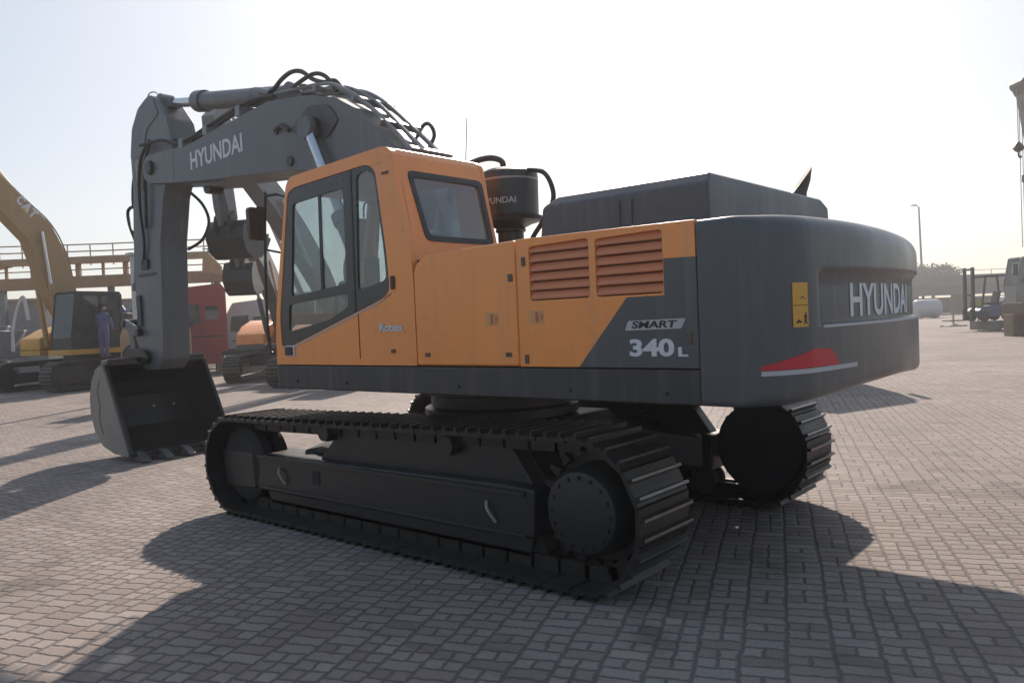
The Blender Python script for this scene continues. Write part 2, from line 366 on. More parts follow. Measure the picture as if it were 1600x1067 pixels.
# =================================================================== THE MAIN EXCAVATOR
EX = thing('excavator', 'large orange and charcoal crawler excavator in the foreground with its bucket resting on the paving', 'excavator')
W = 1.49
# --- undercarriage
for s in (1, -1):
    ya, yb = (1.04, 1.64) if s > 0 else (-1.64, -1.04)
    add_track(EX, ya, yb)
    yo = s*1.50; yi = s*1.12
    fr = MB()
    fr.prism([(.95, .60), (.62, .90), (-1.25, .955), (-1.50, .62)], min(s*1.24, s*1.40), max(s*1.24, s*1.40))  # hump added to fill the shaded gap below the upper track run
    # side frame: box rail with a sloping top, seen from outside
    fr.prism([(1.80, .26), (1.84, .60), (-1.30, .635), (-1.58, .62), (-1.56, .29), (-1.2, .27)], min(yo, yi), max(yo, yi))
    fr.prism([(1.3, .60), (1.1, .68), (-1.0, .71), (-1.25, .63)], s*1.2 - .06, s*1.2 + .06)
    f = fr.build('side_frame', FRAME, EX, bevel=.018)
    mm = MB(); mm.prism([(2.36, .25), (2.40, .60), (1.86, .605), (1.83, .27)], min(yo-.10*s, yo+.012*s), max(yo-.10*s, yo+.012*s)); mm.build('idler_guard', FRAME, f, bevel=.012)
    mm = MB(); mm.box(-1.5, 1.78, min(yo, yo+.022*s), max(yo, yo+.022*s), .565, .600); mm.box(-1.5, 1.75, min(yo, yo+.018*s), max(yo, yo+.018*s), .285, .31); mm.build('frame_rib', FRAME, f, bevel=.004)
    for bx, bz in ((1.38, .43), (-1.18, .43)):
        mm = MB(); mm.tube([(bx+.03, yo+s*.012, bz+.07), (bx, yo+s*.04, bz+.02), (bx-.05, yo+s*.012, bz-.07)], .012, 6); mm.build('lashing_hook', STEEL, f)
    mm = MB(); mm.box(.82, .92, min(yo, yo+.006*s), max(yo, yo+.006*s), .40, .52); mm.build('frame_opening', DARKIN, f)
    mm = MB()
    mm.lathe((-1.985, s*1.20, .525), (0, s, 0), [(0, .40), (.10, .40), (.10, .30), (.30, .29), (.345, .26), (.36, .17), (.365, .05)])
    sp = mm.build('drive_sprocket', FRAME, EX, bevel=.006)
    mm = MB()
    for k in range(21):
        a = 2*math.pi*k/21; c = Vector((-1.985 + .40*math.cos(a), s*1.34, .525 + .40*math.sin(a)))
        M = Matrix.Translation(c) @ Matrix.Rotation(-a, 4, 'Y')
        mm.prism([(-.05, -.035), (.035, -.015), (.035, .015), (-.05, .035)], -.03, .03, M)
    mm.build('sprocket_teeth', TRACK, sp)
    mm = MB()
    for k in range(16):
        a = 2*math.pi*k/16; mm = MB(); mm.cyl((-1.985+.225*math.cos(a), s*1.50, .525+.225*math.sin(a)), (-1.985+.225*math.cos(a), s*1.565, .525+.225*math.sin(a)), .016, n=6)
        mm.build('cover_bolt', FRAME, sp)
    mm = MB(); mm.lathe((2.065, s*1.18, .485), (0, s, 0), [(0, .31), (.03, .36), (.12, .36), (.12, .30), (.20, .30), (.20, .36), (.29, .36), (.32, .30), (.325, .08)]); mm.build('idler_wheel', DARKIN, EX, bevel=.006)  # near-black colour stands in for the shadow inside the track
    mm = MB(); mm.prism([(1.70, .13), (1.76, .262), (-1.2, .268), (-1.50, .26), (-1.46, .13)], min(s*1.40, s*1.43), max(s*1.40, s*1.43)); mm.build('roller_dark_plate', FRAME, f, bevel=.006)  # added dark plate, stands in for the shade over the rollers
    for k in range(9):
        x = -1.45 + k*.365; mm = MB(); mm.lathe((x, s*1.16, .185), (0, s, 0), [(0, .12), (.05, .12), (.06, .09), (.17, .09), (.18, .12), (.22, .12), (.23, .07)], 16); mm.build('track_roller', DARKIN, EX)  # roller colour carries the deep shadow inside the track
    for x in (-.75, .75):
        mm = MB(); mm.lathe((x, s*1.18, .86), (0, s, 0), [(0, .07), (.04, .08), (.28, .08), (.32, .07)], 14); mm.bar((x, s*1.25, .82), (x, s*1.25, .62), .1); mm.build('carrier_roller', FRAME, EX)
mb = MB()
mb.prism([(1.0, .62), (.7, .88), (-.7, .88), (-1.0, .62), (-.8, .48), (.8, .48)], -.75, .75)
for sx in (1, -1):
    for sy in (1, -1):
        M = Matrix.Translation((sx*.62, sy*.55, 0)) @ Matrix.Rotation(math.atan2(sy*.62, sx*.95), 4, 'Z')
        mb.prism([(-.3, .50), (1.0, .36), (1.0, .64), (-.3, .86)], -.24, .24, M)
mb.build('car_body', FRAME, EX, bevel=.02)
mb = MB(); mb.lathe((0, 0, .86), (0, 0, 1), [(0, .62), (.05, .72), (.12, .72), (.14, .66), (.24, .66), (.26, .74), (.33, .74)], 48); mb.build('slewing_ring', FRAME, EX)

# --- upper frame
UP = node('upper_frame', EX)
mb = MB(); mb.box(-2.82, 1.40, .42, W-.004, 1.232, 1.440); mb.build('deck_skirt', SKIRT, UP, bevel=.014)
mb = MB(); mb.box(-2.82, 1.30, -W+.004, -.42, 1.232, 1.440); mb.build('deck_skirt', SKIRT, UP, bevel=.014)
mb = MB(); mb.box(-2.82, .75, -.418, .418, 1.20, 1.40)
mb.prism([(-2.6, 1.40), (.9, 1.40), (.9, 1.9), (.55, 2.25), (.1, 2.2), (-.4, 1.7), (-2.6, 1.5)], .30, .36)
mb.prism([(-2.6, 1.40), (.9, 1.40), (.9, 1.9), (.55, 2.25), (.1, 2.2), (-.4, 1.7), (-2.6, 1.5)], -.36, -.30)
mb.build('main_frame', GREY, UP, bevel=.012)
# --- side bodywork (left, seen) : storage bay, then radiator door
def side_section(name, x0, x1, parent, material, zt=2.305, rad=.10, y_in=.42, holes=(), s=1, zb=1.448):
    """body section with a rounded shoulder; the side is a plate that can carry holes"""
    mb = MB()
    mb.plate([(x0, zb), (x1, zb), (x1, zt-rad), (x0, zt-rad)], holes, lambda a, b, d: (a, s*d, b), W-.04, W)
    prof = [(W, zt-rad)] + [(W-rad+rad*math.cos(a), zt-rad+rad*math.sin(a)) for a in [R(15*k) for k in range(1, 7)]] + [(y_in, zt), (y_in, zt-.03), (W-rad-.02, zt-.03), (W-.04, zt-rad)]
    n = len(prof); vs = [(x, s*y, z) for x in (x0, x1) for y, z in prof]
    mb.add(vs, [tuple(range(n)), tuple(range(2*n-1, n-1, -1))] + [(i, (i+1) % n, (i+1) % n + n, i+n) for i in range(n)])
    return mb.build(name, material, parent, bevel=.006)
mb = MB(); mb.plate(rpoly([(-.476, 1.448), (-.476, 2.20), (-.60, 2.275), (-1.485, 2.300), (-1.485, 1.448)], [0, .12, .1, 0, 0]), [], lambda a, b, d: (a, d, b), W-.05, W)
sb = mb.build('storage_panel', ORANGE, UP, bevel=.02, seg=4)
mb = MB(); mb.prism([(-.50, 1.46), (-.50, 2.19), (-.62, 2.27), (-1.47, 2.296), (-1.47, 1.46)], .42, W-.052); mb.build('storage_box', ORANGE, UP, bevel=.05, seg=4)
gr = [(-1.605, -2.085), (-2.135, -2.605)]
gz = (1.885, 2.255)
holes = [rpoly([(a, gz[0]), (a, gz[1]-.012), (b, gz[1]), (b, gz[0])], .025, 3) for a, b in gr]
mb = MB()
mb.plate(rpoly([(-1.497, 1.448), (-1.497, 2.302), (-2.815, 2.288), (-2.815, 1.448)], 0), holes, lambda a, b, d: (a, d, b), W-.05, W)
rd = mb.build('radiator_door', ORANGE, UP, bevel=.006)
for a, b in gr:
    mb = MB(); k = 6
    for i in range(k):
        z = gz[0] + (gz[1]-gz[0])*(i+.5)/k; h = (gz[1]-gz[0])/k
        # blade leaning outward at the bottom
        vs = [(W-.045, z+h*.46), (W-.030, z+h*.48), (W-.002, z-h*.20), (W-.004, z-h*.36), (W-.018, z-h*.36)]
        n = 5; mb.add([(x, y, zz) for x in (a-.004, b+.004) for y, zz in vs], [tuple(range(n)), tuple(range(2*n-1, n-1, -1))] + [(i2, (i2+1) % n, (i2+1) % n + n, i2+n) for i2 in range(n)])
    mb.build('louvre', LOUV, rd)
    mb = MB(); mb.box(b-.01, a+.01, W-.07, W-.05, gz[0]-.02, gz[1]+.02); mb.build('grille_backing', mat('grille_dark', (.20, .075, .035), .7), rd)
# charcoal area of the door (a thin skin on the door)
mb = MB(); mb.plate([(-1.985, 1.449), (-2.355, 1.872), (-2.612, 1.872), (-2.612, 2.085), (-2.8145, 2.08), (-2.8145, 1.449)], [], XZ, W+.0005, W+.003); mb.build('charcoal_corner', GREY, rd)
mb = MB(); mb.prism([(-1.50, 1.46), (-1.50, 2.285), (-2.80, 2.272), (-2.80, 1.46)], .42, W-.08); mb.build('engine_bay', GREY, UP, bevel=.01)
mb = MB(); mb.prism([(-1.499, 2.262), (-1.499, 2.303), (-2.815, 2.289), (-2.815, 2.25)], .42, W-.052); mb.build('top_panel', ORANGE, UP, bevel=.008)
mb = MB(); mb.box(-2.8195, -2.8155, W-.05, W+.0025, 1.449, 2.08); mb.build('charcoal_corner', GREY, rd)
# seams are real 10 mm gaps between the panels; dark strip behind them deepens their shade
mb = MB(); mb.box(-2.82, -.47, W-.075, W-.055, 1.445, 2.25); mb.build('seam_backing', DARKIN, UP)
# right hand side (seen only from elsewhere)
mb = MB(); mb.prism([(1.0, 1.448), (1.0, 1.75), (.55, 2.0), (-.35, 2.25), (-2.81, 2.288), (-2.81, 1.448)], -W, -.42); mb.build('tank_cover', GREY, UP, bevel=.04, seg=3)
# labels, stickers, lettering
text_mesh('model_number', '340', side_M(-2.365, W+.003, 1.515), .30, .105, LETTER, UP, bold=.035)
text_mesh('model_letter', 'L', side_M(-2.69, W+.003, 1.515), .062, .055, LETTER, UP, bold=.04)
mb = MB(); mb.plate(rpoly([(-2.335, 1.672), (-2.36, 1.730), (-2.745, 1.735), (-2.715, 1.676)], .012), [], XZ, W+.0035, W+.0055); bd = mb.build('badge', SILVER, UP)
text_mesh('badge_lettering', 'SMART', side_M(-2.385, W+.0055, 1.683), .305, .043, BLACK, bd, bold=.03, extrude=.002, shear=.15)
text_mesh('series_lettering', 'Robex', side_M(-.062, W+.001, 1.713), .275, .068, LETTER, UP, bold=.022, extrude=.003)
wst = mat('worn_sticker', (.60, .30, .12), .5); wst2 = mat('worn_sticker_mark', (.45, .12, .06), .5)
for x, z in ((-1.20, 1.775), (-1.60, 1.775)):
    mb = MB(); mb.box(x-.115, x, W, W+.002, z-.045, z+.045); q = mb.build('warning_sticker', wst, UP)
    mb = MB(); mb.box(x-.07, x-.045, W+.002, W+.0035, z-.035, z+.035); mb.prism([(x-.09, z-.03), (x-.11, z), (x-.09, z+.03)], W+.002, W+.0035); mb.build('sticker_mark', wst2, q)

for x, z, w_, h_ in ((-.60, 1.53, .05, .03), (-1.40, 1.53, .05, .03), (-1.56, 1.50, .03, .06), (-1.56, 2.15, .03, .06), (-2.77, 1.62, .025, .07), (-1.44, 2.05, .04, .05)):
    mb = MB(); mb.box(x-w_/2, x+w_/2, W+.0005, W+.010, z-h_/2, z+h_/2); mb.build('panel_latch', mat('latch_dark', (.10, .06, .035), .5), UP, bevel=.004)
for x in (-.9, -1.9, -2.6, .4, 1.1):
    mb = MB(); mb.lathe((x, W-.004, 1.30), (0, 1, 0), [(0, .014), (.008, .014), (.012, .008)], 6); mb.build('skirt_bolt', BLACK, UP)
# --- counterweight: rings of an arc outline stacked in z, with the recess for the lettering
def smooth(a, b, x): t = max(0, min(1, (x-a)/(b-a))); return t*t*(3-2*t)
RR = 6.0
def rear_x(y): return -3.445 + RR - math.sqrt(RR*RR - y*y)
def cw_outline():
    half = 1.49; left = [(-2.825 - .022*k, half) for k in range(0, 8)]
    c0, cm, c1 = Vector((-3.0, half)), Vector((-3.235, half-.02)), Vector((rear_x(1.15), 1.15))
    for i in range(0, 16):
        t = i/16; q = c0*(1-t)**2 + cm*2*t*(1-t) + c1*t*t; left.append((q.x, q.y))
    n = 96; mid = [(rear_x(1.15*(1-2*i/n)), 1.15*(1-2*i/n)) for i in range(n+1)]
    return left + mid + [(x, -y) for x, y in reversed(left)]
_o = [Vector(p) for p in cw_outline()]; _half = _o[:len(_o)//2+1][::-1]; _S = [0]
for _a, _b in zip(_half, _half[1:]): _S.append(_S[-1] + (_b-_a).length)
def tail_at(s_, off=0.):
    """point on the counterweight outline at arc length s_ from the rear centre (+ is the left side), moved out by off"""
    q = min(abs(s_), _S[-1]-.001); j = 0
    while _S[j+1] < q: j += 1
    t = (q-_S[j])/(_S[j+1]-_S[j]); p = _half[j].lerp(_half[j+1], t)
    d0 = (_half[j+1]-_half[max(j-1, 0)]).normalized(); n_ = Vector((-abs(d0.y), abs(d0.x))); p = p + n_*off
    return (p.x, p.y if s_ >= 0 else -p.y)
def cw_build(parent):
    out = cw_outline(); n = len(out)
    nor = []
    for i in range(n):
        a, b = Vector(out[max(i-1, 0)]), Vector(out[min(i+1, n-1)]); t = (b-a).normalized(); nor.append(Vector((t.y, -t.x)))
    if nor[60].x > 0: nor = [-v for v in nor]
    zb, zt = 1.232, 2.285
    levels = [zb, zb+.004, zb+.012, zb+.025, zb+.045, zb+.08, zb+.13, zb+.2, 1.50, 1.58, 1.640, 1.652, 1.660, 1.668, 1.674, 1.682, 1.70, 1.76, 1.82, 1.88, 1.94, 1.965, 1.985, 2.0, 2.02, 2.06, 2.10, 2.14, 2.17, 2.20, 2.225, 2.245, 2.26, 2.272, 2.28, zt]
    vs = []
    for z in levels:
        for i, (x, y) in enumerate(out):
            tail = smooth(-3.0, -3.2, x)                       # how far round the rear we are
            ins = 0
            tr_ = max(tail, smooth(0, -.8, y))
            rt_, rb_ = .035 + .055*tr_ + .075*smooth(1.2, -.7, y), .025 + .035*tail
            if z > zt-rt_: u = (z-(zt-rt_))/rt_; ins += rt_*(1-math.sqrt(max(0, 1-u*u)))
            if z < zb+rb_: u = ((zb+rb_)-z)/rb_; ins += rb_*(1-math.sqrt(max(0, 1-u*u)))*.8
            rec = (smooth(1.065, 1.03, y) if y > 0 else smooth(-1.42, -1.38, y))*tail*(smooth(1.652, 1.676, z) if z < 1.8 else smooth(1.99, 1.94, z))
            ins += .038*rec
            zz = z + .055*tail*smooth(1.55, zb, z)*smooth(1.5, .2, abs(y))
            p = Vector((x, y)) - nor[i]*ins; vs.append((p.x, p.y, zz))
    m = len(levels); fs = []
    for j in range(m-1): fs += [(j*n+i, j*n+i+1, (j+1)*n+i+1, (j+1)*n+i) for i in range(n-1)]
    fs += [(j*n+n-1, j*n, (j+1)*n, (j+1)*n+n-1) for j in range(m-1)]
    fs += [tuple(range(n-1, -1, -1)), tuple(range((m-1)*n, m*n))]
    mb = MB(); mb.add(vs, fs); return mb.build('counterweight', GREY, parent, ang=50)
CW = cw_build(UP)
def arc_fn(s0, z0, lift=.002):
    """map text (x along, y up, z out) onto the tail, starting at arc length s0 and reading towards the right side"""
    def f(p):
        x, y = tail_at(s0 - p.x, lift + p.z); return Vector((x, y, z0 + p.y))
    return f
def arc_band(name, s0, s1, zf0, zf1, material, parent, th=.003, lift=.001, n=28, profile=None):
    mb = MB(); vs = []
    for i in range(n+1):
        t = i/n; lo, hi = (profile(t) if profile else (zf0, zf1))
        for o_ in (lift, lift+th):
            x, y = tail_at(s0 + (s1-s0)*t, o_)
            for z in (lo, hi): vs.append((x, y, z))
    fs = [(0, 1, 3, 2), (4*n, 4*n+2, 4*n+3, 4*n+1)]
    for i in range(n):
        k = 4*i; fs += [(k, k+4, k+5, k+1), (k+2, k+3, k+7, k+6), (k+1, k+5, k+7, k+3), (k, k+2, k+6, k+4)]
    mb.add(vs, fs); return mb.build(name, material, parent)
text_mesh('tail_lettering', 'HYUNDAI', None, 1.27, .205, LETTER, CW, bold=.018, extrude=.004, fn=arc_fn(.625, 1.697, lift=-.037))
arc_band('ledge_glint', 1.04, -1.30, 1.648, 1.664, SILVER, CW, lift=-.004, th=.010)  # painted highlight where the recess ledge catches sky light
def redp(t):
    lo = 1.432; return (lo, lo + .022 + .083*min(1, t/.60) - (.012*max(0, t-.6)/.25 if t < .86 else .012 + .085*(t-.86)/.14))
arc_band('red_reflector', 1.50, .87, 0, 0, RED, CW, profile=redp)
arc_band('reflector_tape', 1.50, .64, 1.402, 1.428, SILVER, CW)
ys = arc_band('yellow_sticker', 1.303, 1.19, 1.660, 1.905, YSTICK, CW, lift=.002, th=.003, n=6)
arc_band('sticker_rule', 1.301, 1.192, 1.778, 1.782, mat('brown_ink', (.12, .06, .02), .6), ys, lift=.005, th=.001, n=6)
def glyph(y0, pts, z0):   # small pictogram: dark walking figure and warning marks
    f = arc_fn(y0, z0, lift=.005); mb = MB(); n = len(pts)
    vs = [f(Vector((a, b, d))) for d in (0, .0015) for a, b in pts]
    mb.add(vs, [tuple(range(n)), tuple(range(2*n-1, n-1, -1))] + [(i, (i+1) % n, (i+1) % n + n, i+n) for i in range(n)]); return mb.build('pictogram', BLACK, ys)
glyph(1.228, [(0, 0), (.010, .03), (.004, .035), (.006, .05), (.014, .052), (.012, .066), (.022, .066), (.022, .052), (.030, .045), (.022, .035), (.028, 0), (.02, 0), (.014, .022), (.008, 0)], 1.675)
glyph(1.285, [(0, .01), (.02, .028), (.045, .012), (.03, .006), (.022, .014), (.012, .004)], 1.675)
glyph(1.283, [(.03, 0), (.05, .016), (.07, 0), (.064, 0), (.05, .01), (.036, 0)], 1.815)
for y in (.95, .42):   # lifting eyes
    mb = MB(); M = Matrix.Translation((-3.06, y, 2.262)) @ Matrix.Rotation(R(90), 4, 'Z')
    pts = [(.07*math.cos(R(a)), .058*math.sin(R(a))) for a in range(0, 181, 15)]
    mb.prism(pts, -.03, .03, M); mb.build('lifting_eye', BLACK, CW, bevel=.008)
# --- engine hood
mb = MB()
hx0, hx1, hy0, hy1 = -1.20, -2.60, .86, -1.43
def hood_ring(z, dl, df, dr, db):
    return [(hx0-df, hy0-dl, z), (hx1+db, hy0-dl, z), (hx1+db, hy1+dr, z), (hx0-df, hy1+dr, z)]
rings = [hood_ring(2.26, 0, 0, 0, 0), hood_ring(2.60, .015, .03, .02, .01), hood_ring(2.675, .09, .13, .16, .03)]
vs = [p for r in rings for p in r]; fs = [(3, 2, 1, 0), (8, 9, 10, 11)]
for j in (0, 1):
    fs += [(4*j+i, 4*j+(i+1) % 4, 4*j+4+(i+1) % 4, 4*j+4+i) for i in range(4)]
mb.add(vs, fs); HD = mb.build('engine_hood', mat('hood_paint', (.064, .069, .081), .42, noise=.12, scale=2, dust=.2, streak=.16), UP, bevel=.022, seg=3)
mb = MB()
for x in (-1.92, -2.02): mb.box(x-.006, x, hy0-.012, hy0+.004, 2.34, 2.56)
mb.build('hood_rib', GREY, HD)
mb = MB(); mb.box(-1.19, -1.10, .40, .80, 2.26, 2.275); mb.build('hood_hinge', BLACK, HD)
ex_, ey_ = -2.42, -1.13
mb = MB(); k = 24; rows = []
for z0, rr in ((2.60, .085), (2.72, .085)): rows.append([(ex_+rr*math.cos(2*math.pi*i/k), ey_+rr*math.sin(2*math.pi*i/k), z0) for i in range(k)])
def lipz(i): return .5-.5*math.cos(2*math.pi*i/k - R(40))          # highest on the far side from the engine
rows.append([(ex_-.03+.080*math.cos(2*math.pi*i/k), ey_-.03+.080*math.sin(2*math.pi*i/k), 2.735+.10*lipz(i)**.9) for i in range(k)])
rows.append([(ex_-.055+.074*math.cos(2*math.pi*i/k)  , ey_-.02+.078*math.sin(2*math.pi*i/k), 2.745+.205*lipz(i)**.9) for i in range(k)])
mb.add([p for r_ in rows for p in r_], [tuple(range(k-1, -1, -1)), tuple(range(3*k, 4*k))] + [(j*k+i, j*k+(i+1) % k, (j+1)*k+(i+1) % k, (j+1)*k+i) for j in range(3) for i in range(k)])
mb.build('exhaust_pipe', mat('exhaust_steel', (.07, .07, .07), .5, metal=.5), UP)
# --- air pre-cleaner with its hoses
PC = node('air_cleaner', UP); px_, py_ = -.20, 0.
mb = MB(); mb.lathe((px_, py_, 2.40), (0, 0, 1), [(0, .12), (.16, .12), (.17, .14), (.19, .14), (.20, .13), (.235, .20), (.26, .285), (.30, .30), (.31, .265), (.66, .27), (.70, .265), (.73, .21), (.745, .08)], 36); mb.build('intake_bowl', BLACK, PC)
mb = MB(); mb.lathe((px_, py_, 3.02), (0, 0, 1), [(0, .272), (.018, .272)], 36); mb.build('clamp_band', STEEL, PC)
def bowl_fn(p):
    a = R(116) + p.x/.27; r = .271 + p.z; return Vector((px_+r*math.cos(a), py_+r*math.sin(a), 2.845+p.y))
text_mesh('bowl_lettering', 'HYUNDAI', None, .34, .055, SILVER, PC, bold=.012, extrude=.003, fn=lambda p: (lambda a, r: Vector((px_+r*math.cos(a), py_+r*math.sin(a), 2.80+p.y)))(R(70) + p.x/.27, .271+p.z))
mb = MB(); mb.tube([(px_-.05, 0, 3.10), (-.42, .02, 3.10), (-.62, .02, 3.05), (-.72, .03, 2.90), (-.72, .04, 2.76), (-.60, .05, 2.60), (-.48, .05, 2.46), (-.45, .05, 2.28)], .022); mb.tube([(px_+.05, .02, 3.13), (px_+.05, .03, 3.22), (.0, .05, 3.27), (.22, .08, 3.24), (.42, .1, 3.1), (.5, .1, 2.7), (.5, .1, 2.3)], .028)
mb.build('air_hose', HOSE, PC)

# --- cab
CB = node('cab', EX)
side = rpoly([(1.405, 1.448), (1.395, 1.85), (1.135, 3.03), (1.07, 3.10), (-.20, 3.155), (-.305, 3.10), (-.36, 2.75), (-.470, 2.22), (-.470, 1.448)], [.02, .2, .08, .08, .06, .08, .1, .2, 0], 5)
win = rpoly([(1.315, 1.615), (1.325, 1.86), (1.115, 2.96), (1.02, 3.0), (.02, 3.045), (-.085, 2.99), (-.18, 2.30), (-.195, 2.02), (-.08, 1.965), (1.22, 1.595)], [.02, .2, .06, .08, .1, .08, .2, .08, .05, .03], 4)
mb = MB(); mb.plate(side, [win], XZ, W-.055, W-.004)
mb.build('side_panel', ORANGE, CB, bevel=.018, seg=3)
sideR = [p for p in side]
winR1 = rpoly([(1.22, 1.95), (1.06, 2.95), (.02, 2.98), (-.12, 2.1)], .06)
mb = MB(); mb.plate(sideR, [winR1], XZ, .46, .50); mb.build('side_panel', ORANGE, CB, bevel=.008)
mb = MB(); mb.plate(rpoly([(1.20, 1.97), (1.05, 2.93), (.03, 2.96), (-.10, 2.12)], .05), [], XZ, .476, .481); mb.build('side_window', GL, CB)
# roof skin between the sides (follows the profile top)
roofp = [(1.137, 3.0), (1.11, 3.07), (1.04, 3.103), (-.19, 3.152), (-.27, 3.13), (-.305, 3.07)]
mb = MB()
def strip(mb, prof, y0, y1, th):
    """a bent sheet along y from a 2-D x,z polyline with thickness towards the inside"""
    n = len(prof); inn = []
    for i, p in enumerate(prof):
        a, b = Vector(prof[max(i-1, 0)]), Vector(prof[min(i+1, n-1)]); t = (b-a).normalized(); q = Vector(p) + Vector((t.y, -t.x))*th; inn.append(tuple(q))
    poly = list(prof) + inn[::-1]; mb.prism(poly, y0, y1)
rf = MB()
prof = [(1.135, 3.005), (1.105, 3.075), (1.04, 3.102), (.4, 3.128), (-.19, 3.152), (-.265, 3.128), (-.305, 3.07)]
poly = prof + [(-.28, 3.02), (1.10, 2.96)]
rf.prism(poly, .502, W-.056); rf.build('roof', ORANGE, CB, bevel=.01)
mb = MB(); mb.prism([(.95, 3.118), (.93, 3.15), (-.05, 3.178), (-.10, 3.162)], .62, 1.30); mb.build('roof_hatch', ORANGE, CB, bevel=.012)
# rear wall with window
def rear_f(a, b, d):   # a = y, b = z, follows the leaning rear line
    x = -.305 - (3.07-b)*.19 if b > 2.22 else -.465
    return (x + d, a, b)
rw = rpoly([(1.335, 2.925), (.56, 2.925), (.545, 2.44), (1.26, 2.44)], .05, 4)
mb = MB(); mb.plate([(W-.056, 2.22), (W-.056, 3.07), (.502, 3.07), (.502, 2.22)], [rw], rear_f, 0, .035); mb.plate([(W-.056, 1.45), (W-.056, 2.219), (.502, 2.219), (.502, 1.45)], [], rear_f, 0, .035)
mb.build('rear_wall', ORANGE, CB)
mb = MB(); mb.plate(rpoly([(1.375, 2.96), (.52, 2.96), (.505, 2.405), (1.295, 2.405)], .06, 4), [rpoly([(1.325, 2.915), (.57, 2.915), (.555, 2.45), (1.25, 2.45)], .045, 4)], rear_f, -.008, .0); mb.build('window_seal', BLACK, CB)
mb = MB(); mb.plate(rpoly([(1.34, 2.93), (.555, 2.93), (.54, 2.435), (1.265, 2.435)], .05, 4), [], rear_f, .008, .013); mb.build('rear_window', GL, CB)
# front: windscreen and frame
def front_f(a, b, d):
    x = 1.40 - max(0, b-1.85)*.222; return (x + d, a, b)
mb = MB(); mb.plate([(W-.056, 1.45), (.502, 1.45), (.502, 1.849), (W-.056, 1.849)], [rpoly([(W-.12, 1.56), (.56, 1.56), (.56, 1.80), (W-.12, 1.80)], .03)], front_f, -.04, 0)
mb.plate([(W-.056, 1.85), (.502, 1.85), (.502, 3.03), (W-.056, 3.03)], [rpoly([(W-.10, 1.90), (.55, 1.90), (.55, 2.97), (W-.10, 2.97)], .04)], front_f, -.04, 0)
mb.build('front_frame', ORANGE, CB)
mb = MB(); mb.plate([(W-.09, 1.89), (.54, 1.89), (.54, 2.98), (W-.09, 2.98)], [], front_f, -.022, -.016); mb.build('windscreen', GL, CB)
# door: dark frame with panes
g1 = rpoly([(1.135, 2.05), (1.05, 2.865), (.335, 2.905), (.345, 2.12)], .05)
g2 = rpoly([(1.20, 1.74), (1.175, 1.985), (.34, 2.04), (.335, 1.93), (.60, 1.83)], .04)
g3 = rpoly([(.20, 2.055), (.155, 2.985), (.03, 3.005), (-.065, 2.95), (-.145, 2.30), (-.155, 2.12)], .05)
inset = rpoly([(1.312, 1.62), (1.32, 1.86), (1.112, 2.955), (1.02, 2.995), (.02, 3.04), (-.08, 2.985), (-.175, 2.30), (-.19, 2.022), (-.08, 1.97), (1.22, 1.60)], [.02, .2, .06, .08, .1, .08, .2, .08, .05, .03], 4)
mb = MB(); mb.plate(inset, [g1, g2, g3], XZ, W-.035, W-.010)
DR = mb.build('door_frame', mat('door_black', (.018, .020, .021), .3, noise=.08, coat=.3), CB, bevel=.004)
for q, d in ((g1, -.027), (g2, -.027), (g3, -.025)):
    mb = MB(); mb.plate(q, [], XZ, W+d, W+d+.004); mb.build('window_pane', GL, DR)
mb = MB(); mb.prism([(.70, 2.06), (.68, 2.885), (.645, 2.887), (.665, 2.06)], W-.022, W-.012); mb.build('sliding_sash', BLACK, DR)
mb = MB(); mb.prism([(.255, 1.86), (.235, 3.025), (.215, 3.026), (.235, 1.855)], W-.012, W-.006); mb.build('door_edge', BLACK, DR)
mb = MB(); mb.prism([(1.34, 1.60), (1.215, 1.572), (-.08, 1.945), (-.215, 2.01), (-.205, 2.0), (-.08, 1.957), (1.215, 1.585)], W-.004, W+.001); mb.build('door_edge', SILVER, DR)
mb = MB(); mb.prism([(.205, 1.50), (.205, 1.87), (.200, 1.87), (.200, 1.50)], W-.004, W+.0005); mb.build('door_seam', DARKIN, DR)
mb = MB(); mb.box(-.262, -.222, W-.004, W+.014, 2.04, 2.145); mb.build('door_handle', BLACK, DR, bevel=.008)
mb = MB(); mb.box(-.235, -.185, W-.004, W+.002, 1.545, 1.575); mb.box(-.245, -.165, W-.004, W+.002, 2.935, 2.955); mb.build('cab_vent', mat('vent_brown', (.12, .05, .02), .6), CB)
mb = MB(); mb.box(1.115, 1.255, W-.004, W+.008, 1.520, 1.618); bk = mb.build('step_bracket', LETTER, CB, bevel=.006)  # bracket mount: black square with a white outline
mb = MB(); mb.box(1.13, 1.24, W+.008, W+.020, 1.530, 1.608); mb.build('bracket_face', BLACK, bk, bevel=.006)
# interior
mb = MB(); mb.box(-.40, 1.35, .51, W-.06, 1.46, 1.56); mb.build('cab_floor', DARKIN, CB)
mb = MB(); mb.prism([(-.38, 1.57), (-.34, 2.32), (-.26, 2.34), (-.18, 1.95), (-.12, 1.57)], .53, W-.08); mb.build('rear_shelf', CABIN, CB, bevel=.02)
SE = node('seat', CB)
mb = MB(); mb.box(.0, .52, .74, 1.24, 1.86, 1.99); mb.build('seat_cushion', SEATM, SE, bevel=.05, seg=3)
mb = MB(); mb.prism([(.02, 1.97), (-.10, 2.52), (-.02, 2.56), (.12, 2.0)], .75, 1.23); mb.prism([(-.10, 2.54), (-.13, 2.74), (-.04, 2.76), (-.01, 2.56)], .86, 1.12); mb.build('seat_back', SEATM, SE, bevel=.035, seg=3)
mb = MB(); mb.box(.08, .45, .82, 1.16, 1.56, 1.86); mb.build('seat_base', BLACK, SE, bevel=.02)
